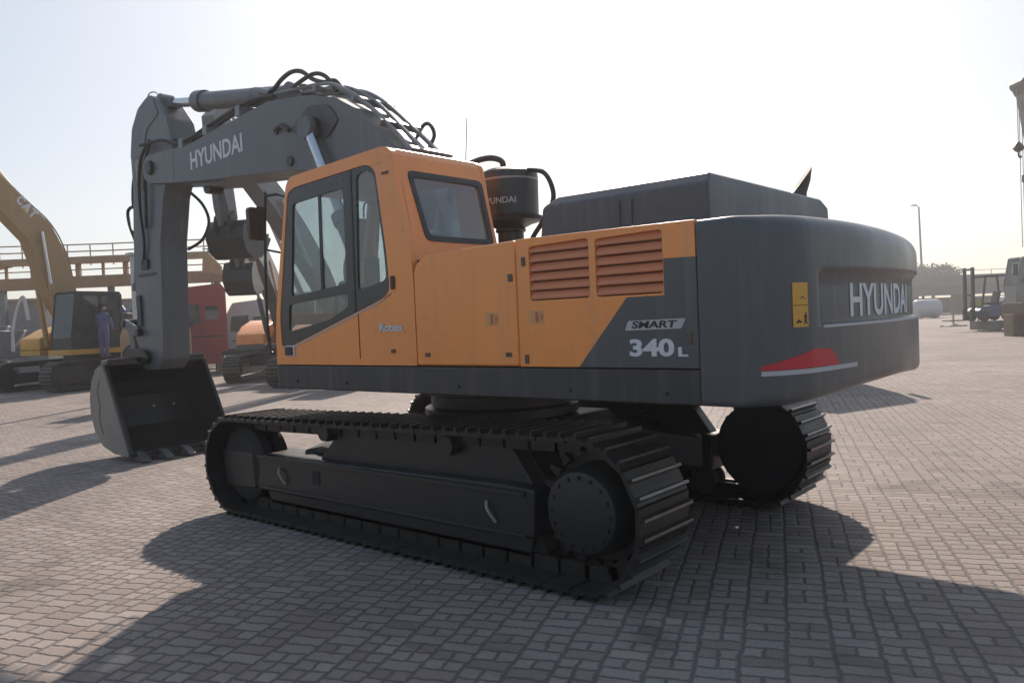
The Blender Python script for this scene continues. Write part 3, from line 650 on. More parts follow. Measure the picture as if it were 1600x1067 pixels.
for y in (.62, 1.30):
    mb = MB(); mb.prism([(.0, 1.56), (.0, 2.06), (.60, 2.16), (.66, 2.10), (.52, 1.95), (.45, 1.56)], y-.05, y+.06); cs = mb.build('control_console', BLACK, CB, bevel=.02)
    mb = MB(); mb.tube([(.56, y, 2.12), (.58, y, 2.25), (.56, y, 2.33)], .022); mb.build('joystick', BLACK, cs)
mb = MB(); mb.tube([(1.12, .90, 1.56), (1.05, .90, 2.1)], .014); mb.tube([(1.12, 1.05, 1.56), (1.05, 1.05, 2.1)], .014); mb.build('travel_lever', BLACK, CB)
mb = MB(); mb.box(1.0, 1.04, .56, .74, 2.16, 2.42); mb.build('monitor', BLACK, CB, bevel=.012)
# wiper, mirrors and hand rails ahead of the cab
mb = MB(); mb.tube([(1.30, .75, 1.75), (1.24, .80, 2.30), (1.10, .78, 2.80)], .010); mb.build('wiper', BLACK, CB)
mb = MB(); mb.tube([(1.30, W-.02, 2.98), (1.42, W+.0, 2.98), (1.46, W, 2.94), (1.52, W, 2.1), (1.50, W, 1.6), (1.43, W-.01, 1.56)], .013); mb.tube([(1.14, W-.03, 2.93), (1.30, W-.01, 2.985)], .011); mb.tube([(1.26, W-.03, 2.45), (1.49, W, 2.50)], .010); mb.build('hand_rail', BLACK, CB)
MR = node('wing_mirror', CB)
mb = MB(); mb.plate(rpoly([(-.085, -.15), (.085, -.15), (.10, .15), (-.10, .15)], .045), [], lambda a, b, d: (1.58+d-a*.25, W+.03+a, 2.74+b), -.02, .03); mb.build('mirror_shell', mat('mirror_brown', (.07, .05, .035), .5), MR, bevel=.01)
mb = MB(); mb.tube([(1.49, W, 2.88), (1.56, W+.01, 2.90), (1.60, W+.01, 2.86)], .010); mb.build('mirror_arm', BLACK, MR)
MR = node('wing_mirror', CB)
mb = MB(); mb.plate(rpoly([(-.10, -.17), (.10, -.17), (.10, .17), (-.10, .17)], .04), [], lambda a, b, d: (1.30+d, .48+a, 2.66+b), 0, .04); mb.build('mirror_shell', BLACK, MR, bevel=.01)
mb = MB(); mb.tube([(1.10, .49, 2.98), (1.28, .48, 2.98), (1.31, .48, 2.84)], .010); mb.build('mirror_arm', BLACK, MR)
mb = MB(); mb.tube([(-.25, .62, 3.10), (-.27, .60, 3.5)], .004, 5); mb.build('antenna', BLACK, CB)
mb = MB(); mb.lathe((1.0, 1.05, 3.10), (0, 0, 1), [(0, .03), (.05, .03), (.06, .015)], 10); mb.build('roof_lamp', BLACK, CB)

# --- boom
BM = node('boom', EX)
boom = [(.10, 1.98), (.25, 2.35), (.50, 3.02), (.80, 3.38), (1.25, 3.72), (1.58, 4.01), (1.95, 4.21), (2.45, 4.33), (3.20, 4.42), (3.66, 4.38), (5.2, 4.24), (6.05, 4.30), (6.30, 4.29), (6.42, 4.15), (6.38, 3.99), (6.22, 3.90), (5.45, 3.80), (4.45, 3.70), (3.5, 3.62), (2.75, 3.56), (2.1, 3.42), (1.5, 3.05), (.95, 2.4), (.62, 1.98), (.36, 1.86)]
tipcut = 5.50
body = [p for p in boom if p[0] <= tipcut]
i0 = [i for i, p in enumerate(boom) if p[0] > tipcut][0]
bodyp = boom[:i0] + [(tipcut, 4.27), (tipcut, 3.805)] + [p for p in boom[i0:] if p[0] <= tipcut]
mb = MB(); mb.prism(bodyp, -.29, .29); mb.build('boom_box', BOOMG, BM, bevel=.012)
fork = [(tipcut+.002, 4.267)] + [p for p in boom if p[0] > tipcut] + [(tipcut+.002, 3.808)]
for s in (1, -1):
    mb = MB(); mb.prism(fork, s*.225 if s > 0 else -.29, .29 if s > 0 else s*.225); mb.build('boom_fork', BOOMG, BM, bevel=.008)
mb = MB(); mb.lathe((6.16, -.34, 4.11), (0, 1, 0), [(0, .08), (.02, .10), (.66, .10), (.68, .08)], 20); pin = mb.build('pivot_pin', BLACK, BM)
mb = MB(); mb.lathe((2.30, -.40, 3.93), (0, 1, 0), [(0, .10), (.04, .13), (.76, .13), (.80, .10)], 20); mb.build('cylinder_pin', BLACK, BM)
for s in (1, -1):
    mb = MB(); mb.prism(rpoly([(2.72, 4.02), (2.55, 4.10), (2.38, 4.20), (2.02, 4.14), (1.86, 3.95), (2.05, 3.80), (2.45, 3.82), (2.6, 3.92)], .06), min(s*.292, s*.31), max(s*.292, s*.31))
    mb.build('mount_plate', mat('mount_dark', (.035, .04, .046), .45), BM, bevel=.006)
mb = MB(); mb.lathe((3.02, .292, 4.05), (0, 1, 0), [(0, .05), (.02, .05)], 14); mb.lathe((2.78, .292, 3.66), (0, 1, 0), [(0, .06), (.02, .06)], 14); mb.tube([(3.02, .31, 4.05), (2.9, .31, 4.08), (2.75, .31, 4.0)], .03); mb.build('hose_bracket', BLACK, BM)
for s in (1, -1):
    p0, p1 = Vector((1.18, s*.38, 1.75)), Vector((2.30, s*.38, 3.93)); u = (p1-p0).normalized()
    cy = MB(); cy.cyl(p0-u*.08, p0+u*1.30, .095); cy.cyl(p0+u*1.22, p0+u*1.34, .115); c = cy.build('boom_cylinder', BOOMG, BM, bevel=.006)
    cy = MB(); cy.cyl(p0+u*1.30, p1, .058); cy.build('cylinder_rod', CHROME, c)
    cy = MB(); cy.cyl(p1-Vector((0, .06, 0)), p1+Vector((0, .06, 0)), .12); cy.build('rod_eye', BOOMG, c)
slope = math.atan2(4.05-4.14+.015, 3.75-5.04)   # baseline follows the boom
text_mesh('boom_lettering', 'HYUNDAI', side_M(5.03, .2905, 3.905, .025), 1.27, .23, LETTER, BM, bold=.020, extrude=.003)
mb = MB(); mb.lathe((5.0, -.1, 3.70), (0, 1, 0), [(0, .05), (0, .09), (.2, .09), (.2, .05)], 14); mb.build('hose_guide', BLACK, BM)
mb = MB(); mb.prism(rpoly([(5.3, 3.80), (5.15, 3.72), (4.6, 3.66), (4.35, 3.69), (4.3, 3.72)], .04), -.2, .2); mb.build('belly_plate', BOOMG, BM)
# arm cylinder on top of the boom
AC0, AC1 = Vector((2.95, 0, 4.50)), Vector((6.20, 0, 5.07)); u = (AC1-AC0).normalized()
mb = MB(); mb.cyl(AC0-u*.10, AC0+u*2.28, .118, n=24); mb.cyl(AC0+u*2.16, AC0+u*2.36, .145, n=24); mb.cyl(AC0+u*.9, AC0+u*.93, .124, n=24); ac = mb.build('arm_cylinder', BOOMG, BM, bevel=.006)
mb = MB(); mb.cyl(AC0+u*2.36, AC1-u*.12, .066, n=20); mb.build('cylinder_rod', CHROME, ac)
mb = MB(); mb.cyl(AC1-Vector((0, .09, 0)), AC1+Vector((0, .09, 0)), .13, n=20); mb.bar(AC1-u*.3, AC1, .16, .13); mb.build('rod_eye', BOOMG, ac)
for s in (1, -1):
    mb = MB(); mb.prism(rpoly([(3.30, 4.36), (3.10, 4.56), (2.95, 4.63), (2.80, 4.56), (2.62, 4.34)], .05), s*.15-.02, s*.15+.02); mb.build('cylinder_lug', BOOMG, BM, bevel=.006)
# hoses and pipes over the boom
hp = [(.42, 2.72), (.62, 3.08), (.9, 3.45), (1.25, 3.78), (1.6, 4.07), (1.95, 4.27), (2.25, 4.35)]
for k, y in enumerate((-.24, -.15, -.06, .04, .14, .24)):
    mb = MB(); dz = .02 + .05*(k % 2)
    P = [(x, y + .02*math.sin(x*5+k), z+dz) for x, z in hp]
    P[0] = (P[0][0]-.02, y, P[0][2]-.05); mb.tube(P + [(2.6, y*.95, 4.42+dz*.5), (3.1, y*.98, 4.47+dz*.4)], .021, 8)
    mb.build('hydraulic_pipe', PIPE, BM)
for x, z in ((.82, 3.47), (1.25, 3.82), (1.66, 4.14), (2.3, 4.38)):
    mb = MB(); mb.box(-.03, .03, -.28, .28, -.02, .05, Matrix.Translation((x, 0, z-.02)) @ Matrix.Rotation(R(-39 if x < 2 else -5), 4, 'Y')); mb.build('pipe_clamp', PIPE, BM, bevel=.005)
for P, rr in (([(1.30, -.28, 3.74), (1.20, -.30, 3.86), (1.10, -.30, 3.84), (1.05, -.30, 3.72), (1.12, -.28, 3.60)], .020),
              ([(3.46, .13, 4.60), (3.28, .14, 4.60), (3.10, .14, 4.68), (2.90, .14, 4.72), (2.70, .14, 4.68), (2.5, .14, 4.55), (2.30, .14, 4.47), (2.10, .14, 4.44), (1.95, .14, 4.30)], .026),
              ([(3.40, .02, 4.60), (3.15, .04, 4.55), (2.7, .24, 4.50), (2.35, .24, 4.55), (2.15, .22, 4.48), (2.0, .2, 4.30)], .024)):
    mb = MB(); mb.tube(P, rr); mb.build('hose_loop', HOSE, BM)
mb = MB(); mb.tube([(3.58, .13, 4.66), (3.36, .13, 4.58)], .045); mb.build('hose_fitting', PIPE, BM, bevel=.01)
for k, (y, dz) in enumerate(((.22, .07), (.10, .10), (-.10, .10), (-.22, .07))):
    mb = MB(); mb.tube([(3.15, y, 4.47+dz*.3), (3.7, y, 4.47+dz), (4.6, y, 4.36+dz), (5.4, y, 4.27+dz), (5.8, y*1.4, 4.36+dz), (6.3, y*1.6, 4.44)], .024); mb.build('hydraulic_pipe', HOSE, BM)
mb = MB()
for x, z in ((3.9, 4.42), (4.7, 4.34), (5.35, 4.28)): mb.box(x-.05, x+.05, -.26, .26, z-.03, z+.10)
mb.build('pipe_clamp', PIPE, BM, bevel=.008)

# --- arm
AM = node('arm', EX)
armp = [(6.27, 1.42), (6.18, 3.06), (6.02, 3.70), (5.66, 4.28), (5.80, 4.75), (6.06, 5.02), (6.14, 5.12), (6.26, 5.17), (6.40, 5.15), (6.66, 5.05), (6.88, 4.80), (6.96, 4.45), (6.94, 3.95), (7.02, 3.2), (7.06, 1.42), (6.85, 1.25), (6.45, 1.25)]
mb = MB(); mb.prism(rpoly(armp, .04, 3), -.20, .20); mb.build('arm_box', BOOMG, AM, bevel=.010)
mb = MB(); mb.plate(rpoly([(6.02, 4.86), (6.16, 5.09), (6.38, 5.11), (6.62, 5.0), (6.80, 4.70), (6.84, 4.38), (6.55, 4.36), (6.40, 4.7)], .05), [], XZ, .20, .212); mb.build('wear_plate', mat('arm_plate', (.10, .115, .125), .42), AM)
mb = MB(); mb.prism(rpoly([(6.78, 4.30), (6.72, 3.92), (6.60, 3.86), (6.58, 4.1), (6.66, 4.32)], .05), .20, .226); mb.build('pale_bracket', mat('pale_bracket', (.30, .29, .22), .6), AM)
mb = MB()
mb.tube([(6.98, .10, 4.30), (7.10, .12, 4.05), (7.14, .12, 3.72), (7.06, .10, 3.62)], .02)
mb.tube([(7.12, .10, 3.72), (7.32, .12, 3.66), (7.30, .12, 3.45), (7.10, .14, 3.20)], .024)
mb.tube([(6.25, .24, 4.52), (6.5, .245, 4.35), (6.62, .245, 4.1), (6.66, .24, 3.6), (6.60, .235, 3.1), (6.7, .22, 2.8)], .022)
mb.tube([(6.20, .26, 4.48), (6.40, .26, 4.2), (6.44, .25, 3.7), (6.50, .24, 3.3)], .022)
mb.tube([(6.05, -.15, 3.85), (5.85, -.28, 3.62), (5.75, -.32, 3.35), (5.85, -.26, 3.1), (6.12, -.18, 2.98)], .022)
mb.build('hydraulic_hose', HOSE, AM)
mb = MB(); mb.box(6.55, 6.75, .20, .235, 2.72, 2.86); mb.box(6.85, 6.98, .2, .23, 1.9, 2.35); mb.box(6.35, 6.9, .20, .21, 2.62, 2.66); mb.build('hose_bracket', mat('bracket_dark', (.03, .033, .036), .5), AM, bevel=.008)
mb = MB(); mb.tube([(6.35, 0, 5.15), (6.42, .02, 5.27), (6.62, .04, 5.28), (6.72, .05, 5.05)], .009); mb.build('grease_line', STEEL, AM); mb = MB(); mb.tube([(6.95, .10, 4.72), (7.18, .1, 4.44), (6.98, .1, 4.44)], .006, 6, smooth=False); mb.build('grease_line', STEEL, AM)
# bucket cylinder in front of the arm
p0, p1 = Vector((7.12, 0, 3.75)), Vector((7.38, 0, 1.95)); u = (p1-p0).normalized()
mb = MB(); mb.cyl(p0, p0+u*1.25, .10); mb.cyl(p0+u*1.2, p0+u*1.32, .125); c = mb.build('bucket_cylinder', BOOMG, AM, bevel=.006)
mb = MB(); mb.cyl(p0+u*1.3, p1, .06); mb.build('cylinder_rod', CHROME, c)
for s in (1, -1):
    mb = MB(); mb.bar((6.92, s*.24, 1.80), (7.38, s*.24, 1.95), .05, .14); mb.bar((7.38, s*.16, 1.95), (7.22, s*.16, 1.42), .05, .15); mb.build('bucket_link', BOOMG, AM, bevel=.01)
mb = MB(); mb.cyl((7.38, -.28, 1.95), (7.38, .28, 1.95), .06); mb.build('link_pin', BLACK, AM)
mb = MB(); mb.cyl((6.92, -.28, 1.80), (6.92, .28, 1.80), .05); mb.build('link_pin', BLACK, AM)

# --- bucket: curved shell opening towards the cab, teeth on the ground
BK = node('bucket', EX)
bo = [(7.05, 1.34), (7.22, 1.28), (7.38, 1.10), (7.46, .85), (7.45, .60), (7.33, .36), (7.08, .18), (6.72, .10), (6.30, .085)]
bi = [(6.30, .13), (6.70, .145), (7.04, .22), (7.27, .39), (7.37, .62), (7.38, .84), (7.31, 1.06), (7.17, 1.22), (7.03, 1.285)]
hw = .74
BKP = mat('bucket_paint', (.0075, .009, .0115), .36, noise=.3, scale=4, dust=.03, coat=.05, spec=.3)
mb = MB(); n = len(bo)
for i in range(n-1):
    a, b, c, d = bo[i], bo[i+1], bi[n-2-i], bi[n-1-i]; mb.prism([a, b, c, d], -hw, hw)
bm = mb.build('bucket_shell', BKP, BK)
sidep = [(7.05, 1.345), (6.62, 1.36), (6.33, .62), (6.22, .10), (6.30, .085), (6.72, .10), (7.08, .18), (7.33, .36), (7.45, .60), (7.46, .85), (7.38, 1.10), (7.22, 1.28)]
sd = [(-x+0, z) for x, z in sidep]
for s in (1, -1):
    sp = [(7.06, 1.35), (6.98, 1.36), (6.62, .75), (6.26, .11), (6.30, .075), (6.72, .09), (7.09, .17), (7.34, .35), (7.465, .60), (7.475, .85), (7.39, 1.11), (7.23, 1.29)]
    mb = MB(); mb.prism(sp, min(s*hw, s*(hw+.03)), max(s*hw, s*(hw+.03))); mb.build('side_plate', mat('bucket_side', (.22, .19, .17), .5, noise=.2, dust=.2), BK, bevel=.005)
    mb = MB(); mb.prism([(7.04, 1.32), (6.97, 1.33), (6.62, .76), (6.28, .14), (6.72, .15), (7.04, .225), (7.27, .395), (7.37, .62), (7.38, .84), (7.31, 1.05)], min(s*(hw-.012), s*(hw-.002)), max(s*(hw-.012), s*(hw-.002))); mb.build('side_inner_face', BKP, BK)  # thin dark sheet that darkens the inside of the side plate
    mb = MB(); mb.prism([(6.98, 1.37), (6.90, 1.36), (6.53, .74), (6.20, .12), (6.27, .10), (6.62, .74)], min(s*(hw+.03), s*(hw-.02)), max(s*(hw+.03), s*(hw-.02))); mb.build('side_cutter', BKP, BK, bevel=.005)
mb = MB(); mb.prism([(7.1, 1.30), (6.88, 1.33), (6.84, 1.44), (7.10, 1.42)], -hw, hw); mb.build('top_beam', mat('glossy_black', (.012, .016, .022), .16, noise=.2, coat=.5), BK, bevel=.02)
mb = MB(); mb.tube([(7.10, hw+.032, 1.12), (7.18, hw+.032, .95), (7.12, hw+.032, .75), (7.16, hw+.032, .55), (7.05, hw+.032, .35)], .006, 6); mb.build('weld_seam', mat('rust_line', (.13, .06, .03), .7), BK)
mb = MB(); mb.box(6.18, 6.33, -hw, hw, .075, .135); mb.build('cutting_edge', BKP, BK, bevel=.01)
for k in range(5):
    y = -.64 + k*.32; mb = MB(); mb.prism([(6.26, .02), (6.26, .15), (6.14, .13), (5.96, .045), (5.96, .02)], y-.055, y+.055); mb.build('bucket_tooth', mat('tooth_steel', (.09, .095, .10), .4, metal=.4, noise=.3, scale=8), BK, bevel=.012)
for s in (1, -1):
    mb = MB(); mb.prism(rpoly([(7.40, 1.18), (7.42, 1.42), (7.25, 1.58), (6.70, 1.54), (6.55, 1.40), (6.80, 1.34), (7.1, 1.32)], .06), s*.26-.025, s*.26+.025); mb.build('bucket_ear', BKP, BK, bevel=.008)
for y in (-.11, -.43):
    mb = MB(); mb.lathe((7.335, y, .66), (-1, 0, 0), [(0, .018), (.02, .012)], 8); mb.build('bolt_head', LETTER, BK)

# =================================================================== OTHER EXCAVATORS
def rot2(p, a): return (p[0]*math.cos(a)-p[1]*math.sin(a), p[0]*math.sin(a)+p[1]*math.cos(a))
def thick(pts, w):
    """polygon round a polyline in x,z with half widths w"""
    L, Rr = [], []; n = len(pts)
    for i, p in enumerate(pts):
        a, b = Vector(pts[max(i-1, 0)]), Vector(pts[min(i+1, n-1)]); t = (b-a).normalized(); nn = Vector((-t.y, t.x)); q = Vector(p)
        L.append(tuple(q+nn*w[i])); Rr.append(tuple(q-nn*w[i]))
    return L + Rr[::-1]
def bucket_at(parent, x, z, ang, m_, w=.55, s=1.0):
    prof = [(0, 0), (.25, .05), (.50, -.10), (.66, -.38), (.62, -.70), (.40, -.95), (.05, -1.05), (-.30, -1.02), (-.25, -.95), (.05, -.94), (.30, -.80), (.48, -.6), (.52, -.38), (.40, -.16), (.15, -.06)]
    f = lambda p: (x + s*rot2(p, ang)[0], z + s*rot2(p, ang)[1]); P = [f(p) for p in prof]; n = len(P)
    mb = MB(); outer = P[:8]; inner = P[8:]
    for i in range(7):
        a, b = outer[i], outer[i+1]; c = P[14-i] if 14-i >= 8 else P[8]; d = P[15-i] if 15-i < 15 else P[0]
        mb.prism([a, b, c, d], -w, w)
    for q in (-w, w): mb.prism([f(p) for p in [(0, 0), (.25, .05), (.50, -.10), (.66, -.38), (.62, -.70), (.40, -.95), (.05, -1.05), (-.30, -1.02), (-.05, -.4)]], q-.02, q+.02)
    for k in range(4):
        y = -w + w*2*(k+.5)/4; mb.prism([f(p) for p in [(-.26, -1.06), (-.26, -.94), (-.46, -.99)]], y-.05, y+.05)
    for q in (-.2, .2): mb.prism([f(p) for p in [(0, -.02), (-.12, .2), (.1, .26), (.42, .12), (.45, -.1)]], q-.025, q+.025)
    return mb.build('bucket', m_, parent)
def small_excavator(label, loc, rz, paint, trim, boomm, boompts, armpts, barg, group='excavators parked across the yard', body=None, letters=None, bw=.55, armcyl=True, housing=None, widths=None, deck=None):
    T = thing('excavator', label, 'excavator', loc, rz, group)
    for s in (1, -1):
        ya, yb = (1.0, 1.55) if s > 0 else (-1.55, -1.0)
        add_track(T, ya, yb, n=44, xr=-1.7, rr=.44, zr=.475, xf=1.8, rf=.42, zf=.455)
        mb = MB(); mb.prism([(1.55, .24), (1.6, .56), (-1.3, .58), (-1.4, .26)], min(s*1.1, s*1.42), max(s*1.1, s*1.42)); mb.build('side_frame', FRAME, T, bevel=.015)
        mb = MB(); mb.lathe((-1.7, s*1.15, .475), (0, s, 0), [(0, .36), (.12, .36), (.14, .26), (.33, .25), (.35, .1)], 20); mb.build('drive_sprocket', FRAME, T)
        mb = MB(); mb.lathe((1.8, s*1.15, .455), (0, s, 0), [(0, .33), (.28, .33), (.3, .1)], 20); mb.build('idler_wheel', FRAME, T)
    mb = MB(); mb.box(-.8, .8, -1.1, 1.1, .5, .85); mb.lathe((0, 0, .8), (0, 0, 1), [(0, .6), (.28, .6)], 28); mb.build('car_body', FRAME, T, bevel=.02)
    mb = MB(); mb.box(-2.3, 1.5, .42, 1.40, 1.08, 1.24); mb.box(-2.3, 1.2, -1.40, -.42, 1.08, 1.24); mb.box(-2.3, .9, -.418, .418, 1.08, 1.26); mb.build('deck', deck or trim, T, bevel=.015)
    mb = MB(); mb.box(-2.3, -.42, .42, 1.40, 1.245, 2.10); mb.build('engine_cover', paint, T, bevel=.05, seg=3)
    mb = MB(); mb.prism([(1.2, 1.245), (1.2, 1.6), (.6, 1.9), (-.4, 2.1), (-2.3, 2.1), (-2.3, 1.245)], -1.40, -.42); mb.build('tank_cover', paint, T, bevel=.05, seg=3)
    mb = MB(); mb.box(-2.2, -.9, -.9, .9, 2.06, 2.34); mb.build('engine_hood', housing or trim, T, bevel=.06, seg=3)
    cwp = [(-2.31, 1.40)] + [(-2.95*math.cos(a), 2.95*math.sin(a)) for a in [R(26-4*i) for i in range(14)]] + [(-2.31, -1.40)]
    mb = MB(); mb.plate(cwp, [], XY, 1.08, 2.14); mb.build('counterweight', trim, T, bevel=.06, seg=3)
    for x in (-1.0, -1.7):
        mb = MB()
        for k in range(5): mb.box(x-.25, x+.25, 1.40, 1.412, 1.55+k*.09, 1.60+k*.09)
        mb.build('louvre', trim, T)
    # cab
    K = node('cab', T)
    cp = [(1.42, 1.245), (1.42, 1.6), (1.22, 2.92), (1.12, 3.0), (-.30, 3.0), (-.38, 2.9), (-.38, 1.245)]
    h1 = rpoly([(1.26, 1.62), (1.08, 2.86), (.42, 2.86), (.42, 1.5)], .05); h2 = rpoly([(.32, 1.75), (.32, 2.86), (-.26, 2.86), (-.28, 1.75)], .05)
    for y0, y1 in ((1.36, 1.40), (.46, .50)):
        mb = MB(); mb.plate(cp, [h1, h2], XZ, y0, y1); mb.build('cab_side', body or trim, K)
    mb = MB(); mb.prism([(1.20, 2.92), (1.12, 3.0), (-.30, 3.0), (-.37, 2.92)], .501, 1.359); mb.build('cab_roof', body or trim, K)
    mb = MB(); mb.box(-.379, -.34, .501, 1.359, 1.25, 2.0); mb.build('cab_rear', body or trim, K)
    mb = MB(); mb.box(1.38, 1.41, .501, 1.359, 1.25, 1.6); mb.build('cab_front', body or trim, K)
    mb = MB(); mb.plate(h1, [], XZ, 1.372, 1.378); mb.plate(h2, [], XZ, 1.372, 1.378); mb.plate(h1, [], XZ, .478, .484); mb.plate(h2, [], XZ, .478, .484)
    mb.box(-.365, -.36, .52, 1.34, 2.0, 2.9); mb.plate([(.52, 1.6), (1.34, 1.6), (1.34, 2.92), (.52, 2.92)], [], lambda a, b, d: (1.405-(b-1.6)*.155+d, a, b), -.006, 0); mb.build('cab_windows', GLD, K)
    mb = MB(); mb.box(.0, .45, .7, 1.15, 1.3, 1.75); mb.prism([(.02, 1.7), (-.12, 2.4), (0, 2.42), (.12, 1.7)], .7, 1.15); mb.build('seat', SEATM, K, bevel=.03)
    # boom, arm
    B = node('boom', T)
    w = widths or [.20, .34, .42, .40, .30, .22]
    mb = MB(); mb.prism(thick(boompts, w), -.24, .24); mb.build('boom_box', boomm, B, bevel=.012)
    q = boompts[len(boompts)//2]
    for s in (1, -1):
        p0 = Vector((1.0, s*.32, 1.35)); p1 = Vector((q[0], s*.32, q[1])); u = (p1-p0).normalized(); L = (p1-p0).length
        mb = MB(); mb.cyl(p0, p0+u*L*.55, .08, n=12); c = mb.build('boom_cylinder', boomm, B)
        mb = MB(); mb.cyl(p0+u*L*.55, p1, .05, n=12); mb.build('cylinder_rod', CHROME, c)
    mb = MB()
    for y in (-.15, -.05, .06, .16):
        mb.tube([(p[0], y, p[1]) for p in thick(boompts, [k+.05 for k in w])[:len(boompts)]], .02, 6)
    mb.build('hydraulic_pipe', HOSE, B)
    if letters:
        l = letters; ex = Vector((l['d'][0], 0, l['d'][1])).normalized(); ey = Vector((-ex.z, 0, ex.x)); ey = ey if ey.z > 0 else -ey
        M = Matrix((ex, ey, Vector((0, 1, 0)))).transposed().to_4x4(); M.translation = Vector((l['p'][0], .243, l['p'][1]))
        for nm, bod, off, ww in l['parts']:
            text_mesh(nm, bod, M @ Matrix.Translation((off, 0, 0)), ww, l['h'], LETTER, B, bold=.05, extrude=.006)
        if l.get('tri'):
            o_, ww, hh = l['tri']; mb = MB(); mb.prism([(o_, 0), (o_+ww, 0), (o_+ww/2, hh)], 0, 1)
            me = [(M @ Vector((x, z, y*.006))) for x, y, z in mb.v]; mb.v = [tuple(v) for v in me]; mb.build('boom_mark', mat('mark_yellow', (.75, .50, .08), .5), B)
    A = node('arm', T)
    wa = [.14, .28, .24, .14] if len(armpts) == 4 else [.18]*len(armpts)
    mb = MB(); mb.prism(thick(armpts, wa), -.17, .17); mb.build('arm_box', boomm, A, bevel=.01)
    if armcyl:
        p0 = Vector((boompts[len(boompts)//2][0], 0, boompts[len(boompts)//2][1]+.5)); p1 = Vector((armpts[0][0], 0, armpts[0][1])); u = p1-p0
        mb = MB(); mb.cyl(p0, p0+u*.6, .10, n=12); c = mb.build('arm_cylinder', boomm, A); mb = MB(); mb.cyl(p0+u*.6, p1, .055, n=12); mb.build('cylinder_rod', CHROME, c)
    e0, e1 = Vector((armpts[1][0], 0, armpts[1][1])), Vector((armpts[-1][0], 0, armpts[-1][1])); d = (e1-e0).normalized(); nn = Vector((d.z, 0, -d.x))
    if nn.x < 0: nn = -nn
    mb = MB(); mb.cyl(e0+nn*.36+d*.2, e1+nn*.42-d*.35, .07, n=12); mb.bar(e1+nn*.42-d*.35, e1+nn*.34+d*.1, .1, .1); mb.build('bucket_cylinder', boomm, A)
    bucket_at(T, armpts[-1][0], armpts[-1][1], barg, BKP, bw)
    return T
HY = dict(paint=ORANGE, trim=GREY, boomm=BOOMG)
# yellow one at the left, boom lifted out of the frame
CATX = small_excavator('yellow excavator with raised boom and a worker in blue standing on its track', (24.83, -5.86, 0), R(105), CATY, mat('dark_machine', (.03, .03, .03), .5, noise=.2), mat('boom_yellow', (.36, .215, .09), .5, noise=.12, dust=.2),
    [(.30, 1.7), (.80, 3.1), (1.05, 4.05), (1.40, 4.85), (2.4, 5.8), (5.0, 8.5)], [(4.6, 9.0), (5.1, 8.5), (6.3, 6.8), (6.7, 5.9)], R(-40),
    body=mat('cab_dark', (.020, .022, .022), .45), letters=dict(d=(-.70, -.72), p=(2.12, 5.72), h=.30, parts=[('boom_lettering', 'C', 0, .21), ('boom_lettering', 'A', .23, .27), ('boom_lettering', 'T', .50, .22)], tri=(.30, .15, .09)), widths=[.24, .45, .50, .45, .40, .30], deck=CATY)
CATX.scale = (1.1, 1.1, 1.1)
small_excavator('charcoal and orange excavator behind the cab holding its dark bucket high in the air', (15.32, -10.04, 0), R(115.2), ORANGE, GREY, BOOMG,
    [(.3, 1.75), (1.5, 3.2), (2.7, 4.3), (3.9, 5.2), (5.1, 5.95), (6.15, 6.75)], [(5.75, 7.3), (6.2, 6.8), (6.1, 5.4), (5.85, 4.45)], R(-52), bw=.50, widths=[.22, .34, .38, .36, .30, .24])
small_excavator('orange excavator with pale cab standing right behind the red lorry', (19.8, -10.8, 0), R(131), ORANGE, GREY, BOOMG,
    [(.3, 1.75), (.9, 2.7), (1.7, 3.4), (2.6, 4.0), (3.6, 4.4), (4.6, 4.4)], [(4.0, 4.9), (4.6, 4.4), (4.55, 4.1), (4.46, 3.85)], R(-25), body=mat('pale_cab', (.55, .52, .48), .5), bw=.42, housing=mat('pale_hood', (.5, .48, .45), .5))
small_excavator('yellow excavator with grey housing cut by the left edge of the frame', (31.5, -3.2, 0), R(52), CATY, mat('dusty_grey', (.16, .17, .18), .6, noise=.2), CATY,
    [(.35, 1.7), (1.2, 2.6), (2.2, 3.2), (3.4, 3.3), (4.6, 2.9), (5.2, 2.6)], [(5.0, 3.1), (5.4, 2.6), (5.6, 1.8), (5.5, 1.1)], R(0), housing=mat('dusty_grey', (.16, .17, .18)))

# loose bucket on the ground beyond the cab
LB = thing('loose_bucket', 'dark empty bucket lying on the paving beyond the front of the big excavator', 'bucket', (9.5, -4.3, 0), R(150))
o = bucket_at(LB, 0, .74, R(-128), BKP, .42, .72); o.name = 'bucket_shell'

# hand rail of the yellow excavator's steps and its bent white hose guard
RL = thing('step_rail', 'white tubular step rail beside the worker in blue overalls', 'rail', (19.75, -5.1, 0), 0)
mb = MB()
for z in (1.05, 1.45, 1.85): mb.tube([(0, 0, z), (-.30, -.34, z-.02)], .022, 6)
mb.tube([(0, 0, .0), (0, 0, 1.9)], .024, 6); mb.tube([(-.30, -.34, 0), (-.30, -.34, 1.9)], .024, 6)
mb.build('rail_tube', LETTER, RL)
for k in range(3):
    d = .06*k; mb = MB(); mb.tube([(1.55, -1.22+d, 1.25), (1.58, -1.12+d*.6, 1.9), (1.50, -.98+d*.5, 2.55), (1.45, -.80, 2.92-d), (1.42, -.62-d, 2.85), (1.40, -.50-d, 2.2)], .022, 6)
    mb.build('wrapped_rail', mat('white_cable', (.55, .55, .52), .5), CATX)

